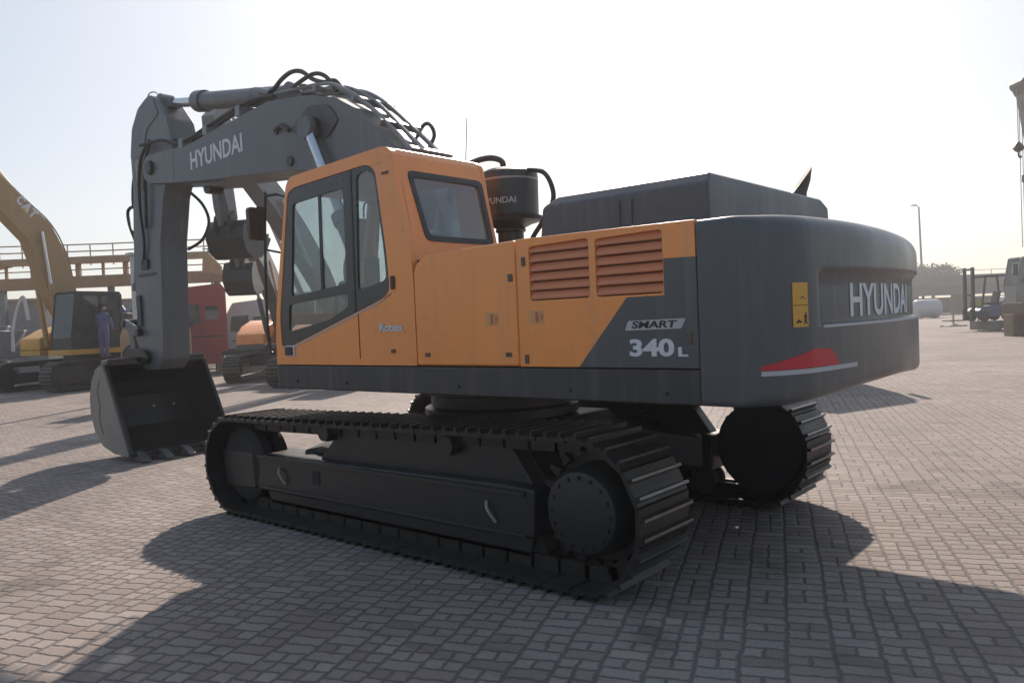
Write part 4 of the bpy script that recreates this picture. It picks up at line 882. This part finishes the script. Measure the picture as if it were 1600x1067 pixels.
# person on the track
SKIN = mat('skin', (.13, .07, .045), .55, noise=.05); CLOTH = mat('blue_overalls', (.10, .10, .21), .85, noise=.15, scale=8); HAIR = mat('black_hair', (.012, .011, .01), .7); SHOE = mat('work_shoe', (.02, .018, .016), .6)
PE = thing('person', 'worker in blue overalls standing with his back turned on the yellow excavator track', 'person', (22.98, -5.80, 1.045), R(-50))
def skin_body(name, joints, edges, radii, material, parent, sub=2):
    me = bpy.data.meshes.new(name); me.from_pydata(joints, edges, []); o = bpy.data.objects.new(name, me); C.objects.link(o); o.parent = parent
    s = o.modifiers.new('s', 'SKIN'); s.use_smooth_shade = True
    for i, r in enumerate(radii):
        v = me.skin_vertices[0].data[i]; v.radius = r if isinstance(r, tuple) else (r, r); v.use_root = (i == 0)
    u = o.modifiers.new('u', 'SUBSURF'); u.levels = sub; u.render_levels = sub
    me.materials.append(material); return o
J = [(0, 0, .95), (0, 0, 1.12), (0, 0, 1.32), (0, 0, 1.46), (0, 0, 1.54),
     (0, .10, .90), (.03, .11, .50), (0, .11, .09), (.12, .12, .05),
     (0, -.10, .90), (-.04, -.11, .50), (-.05, -.11, .09), (.07, -.12, .05),
     (0, .19, 1.43), (.04, .25, 1.16), (.22, .20, 1.02), (0, -.19, 1.43), (.02, -.26, 1.15), (.12, -.27, .92)]
E_ = [(0, 1), (1, 2), (2, 3), (3, 4), (0, 5), (5, 6), (6, 7), (7, 8), (0, 9), (9, 10), (10, 11), (11, 12), (3, 13), (13, 14), (14, 15), (3, 16), (16, 17), (17, 18)]
Rd = [(.13, .16), (.12, .145), (.13, .18), (.11, .13), .055, .095, .075, .06, .04, .095, .075, .06, .04, .075, .058, .042, .075, .058, .042]
skin_body('body', J, E_, Rd, CLOTH, PE)
skin_body('head', [(0, 0, 1.52), (.01, 0, 1.60), (.02, 0, 1.68), (.01, 0, 1.75)], [(0, 1), (1, 2), (2, 3)], [.055, .075, .095, .06], SKIN, PE)
mb = MB()
for sx in (1, -1): mb.cyl((.02, sx*.095, 1.64), (.02, sx*.108, 1.66), .022, n=8)
mb.cyl((.10, 0, 1.655), (.135, 0, 1.64), .018, .010, 8); mb.build('face_parts', SKIN, PE)
skin_body('hair', [(-.01, 0, 1.70), (-.015, 0, 1.755), (-.04, 0, 1.66)], [(0, 1), (0, 2)], [.098, .07, .075], HAIR, PE)
for hx, hy, hz in ((.24, .195, 1.0), (.125, -.27, .89)):
    jj = [(hx, hy, hz), (hx+.02, hy, hz-.05)]; ee = [(0, 1)]; rr = [(.030, .018), (.036, .016)]
    for k in range(4):
        b = len(jj); jj += [(hx+.005+.018*k-.02, hy, hz-.09), (hx+.008+.018*k-.02, hy+.01, hz-.135-.006*(k % 2))]; ee += [(1, b), (b, b+1)]; rr += [.009, .008]
    b = len(jj); jj += [(hx+.045, hy+.01, hz-.04), (hx+.06, hy+.015, hz-.07)]; ee += [(0, b), (b, b+1)]; rr += [.011, .009]
    skin_body('hand', jj, ee, rr, SKIN, PE, 1)
mb = MB(); mb.box(-.06, .20, .07, .17, 0, .08); mb.build('shoe', SHOE, PE, bevel=.025); mb = MB(); mb.box(-.11, .15, -.17, -.07, 0, .08); mb.build('shoe', SHOE, PE, bevel=.025)

# red lorry
TRED = mat('lorry_red', (.27, .016, .022), .35, noise=.08, coat=.3, dust=.12)
def lorry(label, loc, rz, paint, group=None):
    TK = thing('lorry', label, 'lorry', loc, rz, group)
    cabp = rpoly([(1.25, .95), (1.28, 1.9), (1.05, 3.0), (.75, 3.55), (-.85, 3.72), (-1.02, 3.45), (-1.02, .95)], [.05, .15, .1, .2, .15, .1, .04], 4)
    wp = rpoly([(.98, 2.05), (.86, 2.85), (.02, 2.88), (-.02, 2.12), (.4, 2.02)], .06); wr = rpoly([(-.20, 2.25), (-.20, 2.80), (-.70, 2.80), (-.70, 2.25)], .08)
    arch = rpoly([(.85, .90), (.65, 1.25), (.0, 1.25), (-.2, .90)], .2)
    mb = MB()
    for y in (1.20, -1.24): mb.plate(cabp, [wp, wr], XZ, y, y+.04)
    mb.prism([(1.05, 3.0), (.75, 3.55), (-.85, 3.71), (-1.0, 3.45), (-1.0, 3.40), (.70, 3.45), (1.0, 2.95)], -1.199, 1.199); mb.box(-1.015, -.97, -1.199, 1.199, .96, 3.42); mb.box(1.20, 1.265, -1.199, 1.199, .96, 1.9)
    mb.build('cab_body', paint, TK, bevel=.01)
    mb = MB()
    for y in (1.212, -1.222): mb.plate(wp, [], XZ, y, y+.01); mb.plate(wr, [], XZ, y, y+.01)
    mb.plate([(-1.15, 1.92), (1.15, 1.92), (1.15, 2.95), (-1.15, 2.95)], [], lambda a, b, d: (1.26-(b-1.9)*.205+d, a, b), 0, .01); mb.build('cab_window', GLD, TK)
    mb = MB(); mb.box(-.9, .9, 1.24, 1.256, 1.55, 1.60); mb.box(-.12, -.105, 1.24, 1.25, 1.0, 2.9); mb.box(-.05, .1, 1.24, 1.27, 1.85, 1.89); mb.build('door_trim', BLACK, TK)
    mb = MB(); mb.box(.7, 1.25, 1.15, 1.27, .55, .95); mb.build('step_panel', paint, TK, bevel=.02); mb = MB(); mb.box(-.75, .0, 1.1, 1.25, .45, .95); mb.build('step_panel', paint, TK, bevel=.02)
    mb = MB(); mb.box(-6.5, 1.1, -.45, .45, .75, 1.0); mb.build('chassis', BLACK, TK)
    for x, y in ((.35, 1.05), (.35, -1.05), (-3.6, 1.0), (-3.6, -1.0), (-4.95, 1.0), (-4.95, -1.0)):
        s = 1 if y > 0 else -1; mb = MB(); mb.lathe((x, y-.16*s, .51), (0, s, 0), [(0, .40), (.04, .50), (.28, .50), (.32, .42), (.30, .28), (.26, .26), (.27, .08)], 26); mb.build('wheel', BLACK, TK)
    mb = MB(); mb.box(1.3, 1.38, 1.27, 1.45, 2.2, 2.9); mb.tube([(1.1, 1.22, 2.95), (1.34, 1.36, 2.95)], .02); mb.build('wing_mirror', BLACK, TK, bevel=.02)

    return TK
lorry('red lorry with tall cab half hidden behind the excavator arm', (26.48, -11.05, 0), R(65), TRED)
q = lorry('pale lorry with plain cab seen in the gap right of the red lorry', (27.6, -14.0, 0), R(62), mat('lorry_pale', (.45, .43, .40), .5, noise=.1, dust=.2)); q.scale = (.84, .84, .84)
q = lorry('lorry hidden behind the tail of the big excavator with only its shadow showing', (2.2, -12.5, 0), R(160), mat('lorry_grey', (.3, .3, .3), .4)); q.scale = (.85, .85, .85)

# --- yellow steel gantry of box beams with railings and things under it
GY = mat('gantry_paint', (.36, .23, .12), .6, noise=.2, scale=2, dust=.4)
GT = thing('gantry', 'long elevated yellow steel walkway with railings behind the yellow excavator', 'walkway', (33.0, -8.2, 0), R(40.5))
L0, L1 = -7.5, 7.5
mb = MB(); mb.box(L0, L1, -.3, .3, 3.95, 4.45); mb.build('lower_beam', mat('gantry_orange', (.36, .20, .10), .6, noise=.2, dust=.3), GT)
mb = MB(); mb.box(L0, L1*.35, -.3, .3, 5.02, 5.30); mb.build('upper_beam', GY, GT)
mb = MB(); mb.prism([(L1*.3, 5.0), (L1*.42, 5.45), (L1, 5.1), (L1, 4.5), (L1*.6, 4.62)], -.28, .28); mb.build('haunch', GY, GT)
k = 0
for x in (-6.8, -5.2, -4.3, -3.5, -2.9, -1.9, -.8, .6, 1.2, 2.4, 3.4):
    mb = MB(); mb.bar((x, 0, 4.45), (x, 0, 5.02), .10 if k % 2 else .18); mb.build('post', GY, GT); k += 1
for x in (-6.9, -2.2, 2.6, 7.0):
    mb = MB(); mb.bar((x, .0, 0), (x, .0, 3.95), .22); mb.build('column', mat('column_grey', (.22, .22, .22), .6), GT)
mb = MB()
for z in (5.62, 5.92): mb.tube([(L0, .25, z-.1), (-2.0, .25, z-.1), (L1, .25, z)], .028, 6, smooth=False)
mb.tube([(L0, .3, 4.72), (L1, .3, 4.72)], .025, 6)
for i in range(16): mb.tube([(L0+i*1.0, .25, 4.9), (L0+i*1.0, .25, 5.84)], .026, 6)
mb.build('railing', GY, GT)
# light pole beside the arm, cabins, tarpaulin, tan machine
LP = thing('white_post', 'slim white post standing just left of the excavator arm', 'post', (17.13, -4.3, 0), 0)
mb = MB(); mb.cyl((0, 0, 0), (0, 0, 3.95), .09, .08, 10); mb.build('post_tube', mat('post_white', (.5, .5, .48), .5), LP)
mb = MB(); mb.box(-.14, .14, -.14, .14, 3.95, 4.02); mb.box(-.2, .2, -.2, .2, 0, .04); mb.build('post_plate', mat('post_white', (.5, .5, .48), .5), LP)
GC = mat('cabin_grey', (.27, .28, .30), .6, noise=.12, dust=.2); GC2 = mat('cabin_light', (.36, .36, .36), .6, noise=.12, dust=.2)
def cabin(label, loc, rz, L, H, m_, dep=2.4):
    T = thing('site_cabin', label, 'cabin', loc, rz, 'grey site cabins under the walkway')
    wins = [rpoly([(x, 1.1), (x+.9, 1.1), (x+.9, 1.9), (x, 1.9)], .01) for x in [-L/2+1.0+2.2*i for i in range(int((L-1.5)/2.2))]]
    mb = MB(); mb.plate([(-L/2, .1), (L/2, .1), (L/2, H), (-L/2, H)], wins, XZ, dep/2-.05, dep/2); mb.box(-L/2, L/2, -dep/2, dep/2-.06, .1, H-.01)
    for i in range(int(L/.3)): mb.box(-L/2+.1+i*.3, -L/2+.2+i*.3, dep/2, dep/2+.03, .15, 1.0)
    mb.build('cabin_wall', m_, T)
    mb = MB(); mb.box(-L/2-.08, L/2+.08, -dep/2-.08, dep/2+.08, H, H+.12); mb.build('cabin_roof', GC2, T, bevel=.02)
    mb = MB()
    for wn in wins: xs = [p[0] for p in wn]; mb.box(min(xs), max(xs), dep/2-.045, dep/2-.035, 1.1, 1.9)
    if wins: mb.build('cabin_window', GLD, T)
cabin('light grey site cabin beneath the right half of the yellow walkway', (32.0, -11.6, 0), R(40.5), 6.0, 3.3, GC2)
cabin('blue grey site cabin beneath the left half of the yellow walkway', (37.6, -7.0, 0), R(40.5), 6.0, 3.5, GC)
cabin('low dark grey site cabin at the far left end beneath the walkway', (42.6, -3.0, 0), R(40.5), 6.0, 2.6, GC)
TP = thing('tarpaulin', 'blue tarpaulin draped over a heap beyond the yellow excavator', 'tarpaulin', (25.69, -7.8, 0), R(40))
mb = MB(); nn = 14; vs = []
for i in range(nn):
    for j in range(nn):
        a, b = i/(nn-1), j/(nn-1); e = min(a, 1-a, b, 1-b)*5; z = 3.2*min(1, e**.5)*(.72+.28*math.sin(a*9+b*4)*math.cos(b*7)) + .08*random.random(); z = max(0, z) if e > 0 else 0
        vs.append(((a-.5)*2.6, (b-.5)*1.8, z*1.04))
mb.add(vs, [(i*nn+j, (i+1)*nn+j, (i+1)*nn+j+1, i*nn+j+1) for i in range(nn-1) for j in range(nn-1)] + [tuple([j for j in range(nn)] + [i*nn+nn-1 for i in range(1, nn)] + [(nn-1)*nn+j for j in range(nn-2, -1, -1)] + [i*nn for i in range(nn-2, 0, -1)])]); mb.build('tarpaulin_sheet', mat('blue_tarp', (.05, .09, .24), .6, noise=.3), TP, ang=60)
TM = thing('power_unit', 'tan machine with a dark round fan grille behind the excavator bucket', 'machine', (14.95, -3.77, 0), R(128))
TANM = mat('tan_paint', (.36, .22, .11), .6, noise=.2, dust=.3)
mb = MB(); mb.prism(rpoly([(-1.2, .45), (-1.2, 1.85), (-.6, 2.1), (.75, 2.0), (.95, 1.75), (.95, .45)], .08), -.40, .40); mb.build('housing', TANM, TM, bevel=.03)
mb = MB(); mb.lathe((.95, -.05, 1.25), (1, 0, 0), [(0, .30), (.03, .30), (.035, .25), (.02, .24)], 24); mb.build('fan_grille', BLACK, TM)
mb = MB(); mb.tube([(.95, .35, 1.8), (1.1, .35, 2.1), (.95, .35, 2.25), (.6, .35, 2.25)], .03); mb.box(-1.25, 1.0, -.38, .38, .32, .45); mb.build('lifting_frame', BLACK, TM)
for x in (-.75, .6):
    for s in (1, -1):
        mb = MB(); mb.lathe((x, s*.30, .36), (0, s, 0), [(0, .3), (.03, .36), (.18, .36), (.2, .28), (.19, .16), (.2, .05)], 20); mb.build('wheel', BLACK, TM)
# pale orange lamp board on a thin pole behind the red lorry
SB = thing('roof_sign', 'tan board with a pitched top on a thin pole above the red lorry', 'sign', (26.98, -12.03, 0), R(40))
mb = MB(); mb.prism([(-.45, 4.2), (-.45, 4.55), (.1, 5.15), (.35, 4.9), (.40, 4.3)], -.03, .03); mb.build('sign_board', mat('tan_board', (.42, .25, .12), .7), SB)
mb = MB(); mb.tube([(0, 0, 0), (0, 0, 4.3)], .05, 8, smooth=False); mb.tube([(.1, 0, 5.1), (.1, 0, 5.35)], .03, 6, smooth=False); mb.tube([(-.25, 0, 5.32), (.35, 0, 5.32)], .025, 6, smooth=False); mb.build('sign_pole', mat('pole_grey', (.2, .2, .2), .6), SB)

# --- right hand side: viaduct, tree, lamp, tanks, low loader, forklift, signs, crane lorry
CONC = mat('viaduct_concrete', (.17, .16, .145), .85, noise=.12, scale=.3, bump=.1)
VD = thing('viaduct', 'low concrete road viaduct crossing the far side of the yard', 'bridge', (16, -110, 0), R(41))
mb = MB(); mb.box(-70, 70, 3.9, 4.5, 3.4, 4.75); mb.build('parapet', CONC, VD)
mb = MB(); mb.box(-70, 70, -4.5, 3.895, 3.2, 3.9); mb.prism([(-70, 2.35), (70, 2.35), (70, 3.398), (-70, 3.398)], 1.5, 4.2); mb.build('deck', CONC, VD)
for x in range(-68, 69, 7):
    mb = MB(); mb.box(x-.5, x+.5, -.4, 3.2, 0, 2.36); mb.build('pier', CONC, VD)
mb = MB()
for x in range(-60, 60, 6): mb.tube([(x, 4.2, 4.7), (x, 4.2, 5.3)], .04, 5, smooth=False)
mb.tube([(-70, 4.2, 5.28), (70, 4.2, 5.28)], .035, 5); mb.build('railing', mat('pole_grey', (.2, .2, .2), .6), VD)
mb = MB(); mb.box(-75, 75, -6.8, -6.5, 0, 2.1); q = mb.build('shade_wall', mat('underdeck_dark', (.06, .058, .055), .8), None); q.location = (16, -110, 0); q.rotation_euler = (0, 0, R(41)); tag(q, 'dark wall added behind the viaduct piers as the shade beneath the deck', 'wall')  # added dark sheet stands in for the shade under the viaduct

mb = MB(); mb.box(-22, 22, -.12, .12, 0, 2.5); mb.box(-22, 22, -.18, .18, 2.5, 2.62)
q = mb.build('perimeter_wall', mat('wall_block', (.24, .215, .19), .85, noise=.2, scale=.8, bump=.1), None, bevel=.01); q.location = (54.5, -22.5, 0); q.rotation_euler = (0, 0, R(40)); tag(q, 'long tan block wall behind the walkway and the parked machines', 'wall')

def leaf_mat(name, col):
    M = mat(name, col, .75, noise=.35, scale=.8); return M
def tree(label, loc, h, w, seed, blobs, col=(.055, .06, .03)):
    rnd = random.Random(seed); T = thing('tree', label, 'tree', loc, 0, 'trees beyond the viaduct')
    mb = MB(); mb.tube([(0, 0, 0), (.1, .05, h*.3), (0, 0, h*.55)], .28, 8)
    for k in range(7):
        a = rnd.uniform(0, 6.28); mb.tube([(0, 0, h*.35), (math.cos(a)*w*.25, math.sin(a)*w*.25, h*.6), (math.cos(a)*w*.4, math.sin(a)*w*.4, h*.8)], .09, 5)
    mb.build('trunk', mat('bark', (.08, .06, .045), .9, noise=.2), T)
    mb = MB()
    for k in range(blobs):
        a = rnd.uniform(0, 6.28); rr = w*.5*math.sqrt(rnd.random()); cz = h*(.62+.25*rnd.random()*(1-(rr/(w*.55))**2)); c = Vector((rr*math.cos(a), rr*math.sin(a), cz)); s = w*.09*rnd.uniform(.7, 1.5)
        for j in range(90):
            d = Vector((rnd.gauss(0, 1), rnd.gauss(0, 1), rnd.gauss(0, .8))).normalized()*s*rnd.uniform(.5, 1.1); p = c+d
            u = Vector((rnd.gauss(0, 1), rnd.gauss(0, 1), rnd.gauss(0, 1))).normalized()*rnd.uniform(.12, .22); v = u.orthogonal().normalized()*u.length*.6
            mb.add([p-u, p+v, p+u, p-v], [(0, 1, 2, 3)])
    mb.build('crown', leaf_mat('foliage', col), T, recalc=False)
tree('broad dark tree crown showing above the viaduct beside the street lamp', (26.5, -138, 0), 8.8, 8.0, 3, 60)
tree('thin pale tree top left of the street lamp above the viaduct', (31.0, -136, 0), 5.9, 4.0, 5, 14)
tree('low shrubby tree top right of the broad tree above the viaduct', (13.5, -146, 0), 5.6, 9.0, 8, 30)
tree('lowest tree top near the crane lorry above the viaduct', (7.0, -150, 0), 5.8, 6.0, 11, 18)
LM = thing('street_lamp', 'tall slightly leaning street lamp rising behind the viaduct', 'street lamp', (20.3, -104.2, 0), R(40))
mb = MB(); mb.cyl((0, 0, 0), (.28, 0, 13.6), .17, .10, 12); mb.build('lamp_post', mat('lamp_steel', (.17, .17, .17), .5, metal=.3), LM)
mb = MB(); mb.tube([(.28, 0, 13.5), (.5, 0, 13.75), (.8, 0, 13.8)], .06); mb.prism(rpoly([(.55, 13.72), (.6, 13.9), (1.25, 13.88), (1.3, 13.76)], .05), -.17, .17); mb.build('lamp_head', mat('lamp_steel', (.17, .17, .17), .5, metal=.3), LM)
TKM = mat('tank_white', (.5, .5, .5), .5, noise=.1); TKM2 = mat('tank_grey', (.33, .34, .37), .5, noise=.1)
T = thing('storage_tank', 'white upright tank end at the left of the grey tank before the viaduct', 'tank', (17.4, -84.6, 0), 0)
mb = MB(); mb.lathe((0, 0, 0), (0, 0, 1), [(0, .55), (1.6, .55), (1.85, .4), (1.92, .12)], 24); mb.build('tank_shell', TKM, T)
mb = MB(); mb.lathe((0, 0, 1.9), (0, 0, 1), [(0, .12), (.12, .12)], 12); mb.build('tank_lid', TKM2, T)
T = thing('storage_tank', 'grey blue lying cylindrical tank on the paving before the viaduct', 'tank', (15.2, -82.6, 0), R(40))
mb = MB(); mb.lathe((-1.5, 0, .98), (1, 0, 0), [(0, .5), (.18, .85), (.3, .92), (2.4, .92), (2.6, .8), (2.75, .45)], 28); mb.build('tank_shell', TKM2, T)
mb = MB()
for x in (-.9, .7): mb.box(x-.15, x+.15, -.6, .6, 0, .3)
mb.build('tank_saddle', CONC, T)
T = thing('storage_tank', 'second white upright tank touching the grey lying tank', 'tank', (16.2, -83.6, 0), 0)
mb = MB(); mb.lathe((0, 0, 0), (0, 0, 1), [(0, .42), (1.5, .42), (1.75, .3), (1.8, .1)], 24); mb.build('tank_shell', TKM, T)
mb = MB(); mb.lathe((0, 0, 1.79), (0, 0, 1), [(0, .1), (.1, .1)], 12); mb.build('tank_lid', TKM2, T)
T = thing('post_stand', 'short post on a cross shaped base alone on the open paving', 'post', (6.8, -53.1, 0), R(20))
mb = MB(); mb.cyl((0, 0, .05), (0, 0, 1.55), .06, .05, 8); mb.build('stand_pole', mat('weathered_post', (.28, .27, .22), .7), T)
mb = MB(); mb.lathe((0, 0, 0), (0, 0, 1), [(0, .62), (.05, .6), (.16, .2), (.2, .1)], 12); mb.box(-.8, .8, -.07, .07, 0, .07); mb.build('stand_base', FRAME, T)
T = thing('yellow_sign', 'small pale yellow board on a pole in front of the blue forklift', 'sign', (3.75, -43.9, 0), R(132))
mb = MB(); mb.cyl((0, 0, 0), (0, 0, 1.2), .035, n=8); mb.build('sign_pole', STEEL, T)
mb = MB(); mb.prism([(0, 0), (0, 0.01)], 0, 0) if False else mb.box(-.02, .02, -.24, .24, 1.1, 1.72); mb.build('sign_board', mat('pale_yellow', (.50, .46, .14), .6, noise=.15), T, bevel=.01)
# low loader trailer
T = thing('low_loader', 'low flat trailer bed on the paving carrying the blue forklift', 'trailer', (2.0, -45.1, 0), R(41))
mb = MB(); mb.box(-3.0, 1.2, -1.2, 1.2, .30, .52); mb.prism([(1.2, .30), (1.9, .05), (1.9, .12), (1.2, .52)], -1.2, 1.2); mb.box(1.86, 2.0, -1.25, 1.25, .05, .55); mb.build('trailer_bed', mat('trailer_green', (.13, .14, .13), .6, noise=.2, dust=.3), T, bevel=.02)
for x in (-2.2, -1.2, -.2):
    for s in (1, -1):
        mb = MB(); mb.lathe((x, s*.85, .33), (0, s, 0), [(0, .28), (.04, .33), (.24, .33), (.28, .2)], 18); mb.build('wheel', BLACK, T)
T = thing('forklift', 'dark blue forklift with an upright mast and driver guard', 'forklift', (3.3, -44.0, .53), R(41)); T.scale = (1.15, 1.15, 1.15)
BL = mat('forklift_blue', (.07, .09, .17), .5, noise=.2)
mb = MB(); mb.prism(rpoly([(-1.0, .25), (-1.05, 1.05), (-.55, 1.15), (-.35, .75), (.5, .7), (.75, .5), (.75, .2)], .06), -.5, .5); mb.build('chassis', BL, T, bevel=.02)
mb = MB()
for s in (1, -1):
    mb.bar((.55, s*.45, .6), (.35, s*.45, 2.1), .07); mb.bar((-.85, s*.45, 1.1), (-.75, s*.45, 2.1), .07); mb.bar((.35, s*.45, 2.1), (-.75, s*.45, 2.1), .07)
for k in range(5): mb.bar((.25-k*.22, -.45, 2.13), (.25-k*.22, .45, 2.13), .05)
mb.build('driver_guard', BLACK, T)
mb = MB()
for s in (1, -1): mb.box(.82, .94, s*.32-.06, s*.32+.06, .05, 2.55)
for z in (.3, 1.2, 2.4): mb.box(.86, .92, -.3, .3, z, z+.1)
mb.build('mast', FRAME, T)
mb = MB()
for s in (1, -1): mb.box(.95, 1.0, s*.3-.06, s*.3+.06, .1, .6); mb.box(.95, 2.0, s*.3-.06, s*.3+.06, .06, .10)
mb.build('fork', FRAME, T)
for x in (-.6, .5):
    for s in (1, -1):
        mb = MB(); mb.lathe((x, s*.42, .26), (0, s, 0), [(0, .22), (.02, .26), (.15, .26), (.17, .16)], 16); mb.build('wheel', BLACK, T)
mb = MB(); mb.box(-.4, .05, -.25, .25, .75, .9); mb.prism([(-.4, .9), (-.52, 1.4), (-.42, 1.42), (-.28, .9)], -.25, .25); mb.build('seat', SEATM, T, bevel=.03)
# crane lorry, boom raised
T = thing('crane_lorry', 'pale crane lorry at the right edge with lattice stiffened boom raised', 'crane', (-2.65, -39.2, 0), R(41))
CW_ = mat('crane_white', (.25, .24, .22), .5, noise=.12, dust=.25)
mb = MB(); mb.box(-6, 4.6, -1.2, 1.2, .9, 1.5); mb.build('chassis', mat('rusty_chassis', (.13, .09, .065), .7, noise=.3), T, bevel=.03)
for x in (-4.4, -3.0, 2.2, 3.7):
    for s in (1, -1):
        mb = MB(); mb.lathe((x, s*.95, .58), (0, s, 0), [(0, .5), (.05, .58), (.32, .58), (.37, .45), (.33, .3), (.35, .08)], 22); mb.build('wheel', BLACK, T)
cp = rpoly([(5.35, 1.5), (5.45, 2.3), (5.2, 3.5), (3.9, 3.55), (3.8, 1.5)], .08)
mb = MB()
for y in (.30, 1.16): mb.plate(cp, [rpoly([(5.2, 2.35), (5.02, 3.3), (4.1, 3.3), (4.1, 2.35)], .06)], XZ, y, y+.04)
mb.box(3.82, 3.88, .341, 1.159, 1.5, 3.5); mb.prism([(5.2, 3.44), (5.18, 3.5), (3.92, 3.54), (3.92, 3.44)], .341, 1.159); mb.box(5.36, 5.42, .341, 1.159, 1.5, 2.3)
CBB = mb.build('cab', CW_, T, bevel=.01)
mb = MB(); mb.plate(rpoly([(5.2, 2.35), (5.02, 3.3), (4.1, 3.3), (4.1, 2.35)], .06), [], XZ, 1.172, 1.18); mb.plate([(.35, 2.32), (1.15, 2.32), (1.15, 3.42), (.35, 3.42)], [], lambda a, b, d: (5.43-(b-2.3)*.21+d, a, b), -.01, 0); mb.build('cab_window', GLD, CBB)
mb = MB(); mb.box(5.5, 5.56, 1.2, 1.42, 2.7, 3.2); mb.tube([(5.3, 1.18, 3.35), (5.53, 1.31, 3.3)], .02); mb.build('wing_mirror', BLACK, CBB)
mb = MB(); mb.box(-2.5, 1.6, -1.1, 1.1, 1.52, 3.0); mb.build('crane_housing', CW_, T, bevel=.06)
# boom: telescopic, seen end raised at the upper right; tip above (5.0, 11.0)
b0, b1 = Vector((2.45, -.2, 2.6)), Vector((3.80, -.2, 11.0)); u = (b1-b0).normalized(); L_ = (b1-b0).length
for k, (a, b, w_) in enumerate(((0, .42, 1.0), (.40, .72, .88), (.70, 1.0, .76))):
    mb = MB(); mb.bar(b0+u*L_*a, b0+u*L_*b, w_*.8, w_)
    sb_ = mb.build('boom_section', CW_, T, bevel=.02)
    mb = MB(); nrm = Vector((-u.z, 0, u.x)); yv = Vector((0, 1, 0))
    for j in range(7):
        c = b0+u*L_*(a+(b-a)*(j+.5)/7) ; mb.bar(c+yv*(w_*.4+.01)-nrm*w_*.42, c+yv*(w_*.4+.01)+nrm*w_*.42+u*.25, .05)
    mb.build('boom_stiffener', mat('crane_dark', (.16, .16, .15), .6), sb_)
mb = MB(); mb.prism([(3.4, 10.7), (3.3, 11.1), (3.55, 11.5), (4.15, 11.45), (4.30, 11.1), (4.15, 10.8)], -.58, .18); mb.cyl((4.15, -.62, 11.25), (4.15, .22, 11.25), .22); mb.build('boom_head', mat('crane_dark', (.16, .16, .15), .6), T, bevel=.02)
mb = MB()
for dx, zl in ((-.05, 8.7), (-.13, 4.0), (-.25, 3.9), (-.39, 3.9), (-.53, 3.9)):
    mb.tube([(4.35+dx, -.2, 11.1), (4.35+dx-.02, -.2, zl)], .016, 5, smooth=False)
mb.build('hoist_rope', mat('crane_dark', (.16, .16, .15), .6), T)
mb = MB(); mb.lathe((4.28, -.2, 8.25), (0, 0, 1), [(0, .05), (.08, .17), (.2, .24), (.32, .17), (.45, .06)], 14); mb.tube([(4.28, -.2, 8.25), (4.28, -.2, 8.1), (4.21, -.2, 8.0), (4.15, -.2, 8.08)], .035); mb.build('hook_ball', BLACK, T)
mb = MB(); mb.lathe((3.6, -.7, 6.9), (0, 0, 1), [(0, .05), (.1, .2), (.4, .2), (.5, .06)], 14); mb.build('hook_block', BLACK, T)
WD = mat('timber', (.22, .15, .10), .85, noise=.3, scale=4)
for k, (x, y, z, L1_, lab) in enumerate(((1.0, -36.6, 0, 1.0, 'squared timber block standing on the paving under the crane lorry front'), (.3, -37.0, 0, 1.15, 'longer timber block right beside the block under the crane lorry'), (.75, -36.8, 1.0, .32, 'tan timber offcut lying on top of the two blocks by the crane lorry'))):
    mb = MB(); mb.box(-.32, .32, -.35, .35, 0, L1_); q = mb.build('timber_block', WD, None, bevel=.02); q.location = (x, y, z if z == 0 else 1.155); q.rotation_euler = (0, 0, R(41)); tag(q, lab, 'timber block')

# --- haze: air volume added for the distance fade and the lens veil
hz = MB(); hz.box(-60, 130, -190, 40, -1.0, 22)
ho = hz.build('haze', bpy.data.materials.new('haze_air'), None); kind(ho, 'stuff')
hm = ho.data.materials[0]; hm.use_nodes = True; t = hm.node_tree; t.nodes.remove(t.nodes['Principled BSDF'])
pv = t.nodes.new('ShaderNodeVolumePrincipled'); pv.inputs['Color'].default_value = (.93, .95, .98, 1); pv.inputs['Density'].default_value = .0014; pv.inputs['Anisotropy'].default_value = .6
t.links.new(pv.outputs[0], t.nodes['Material Output'].inputs['Volume'])
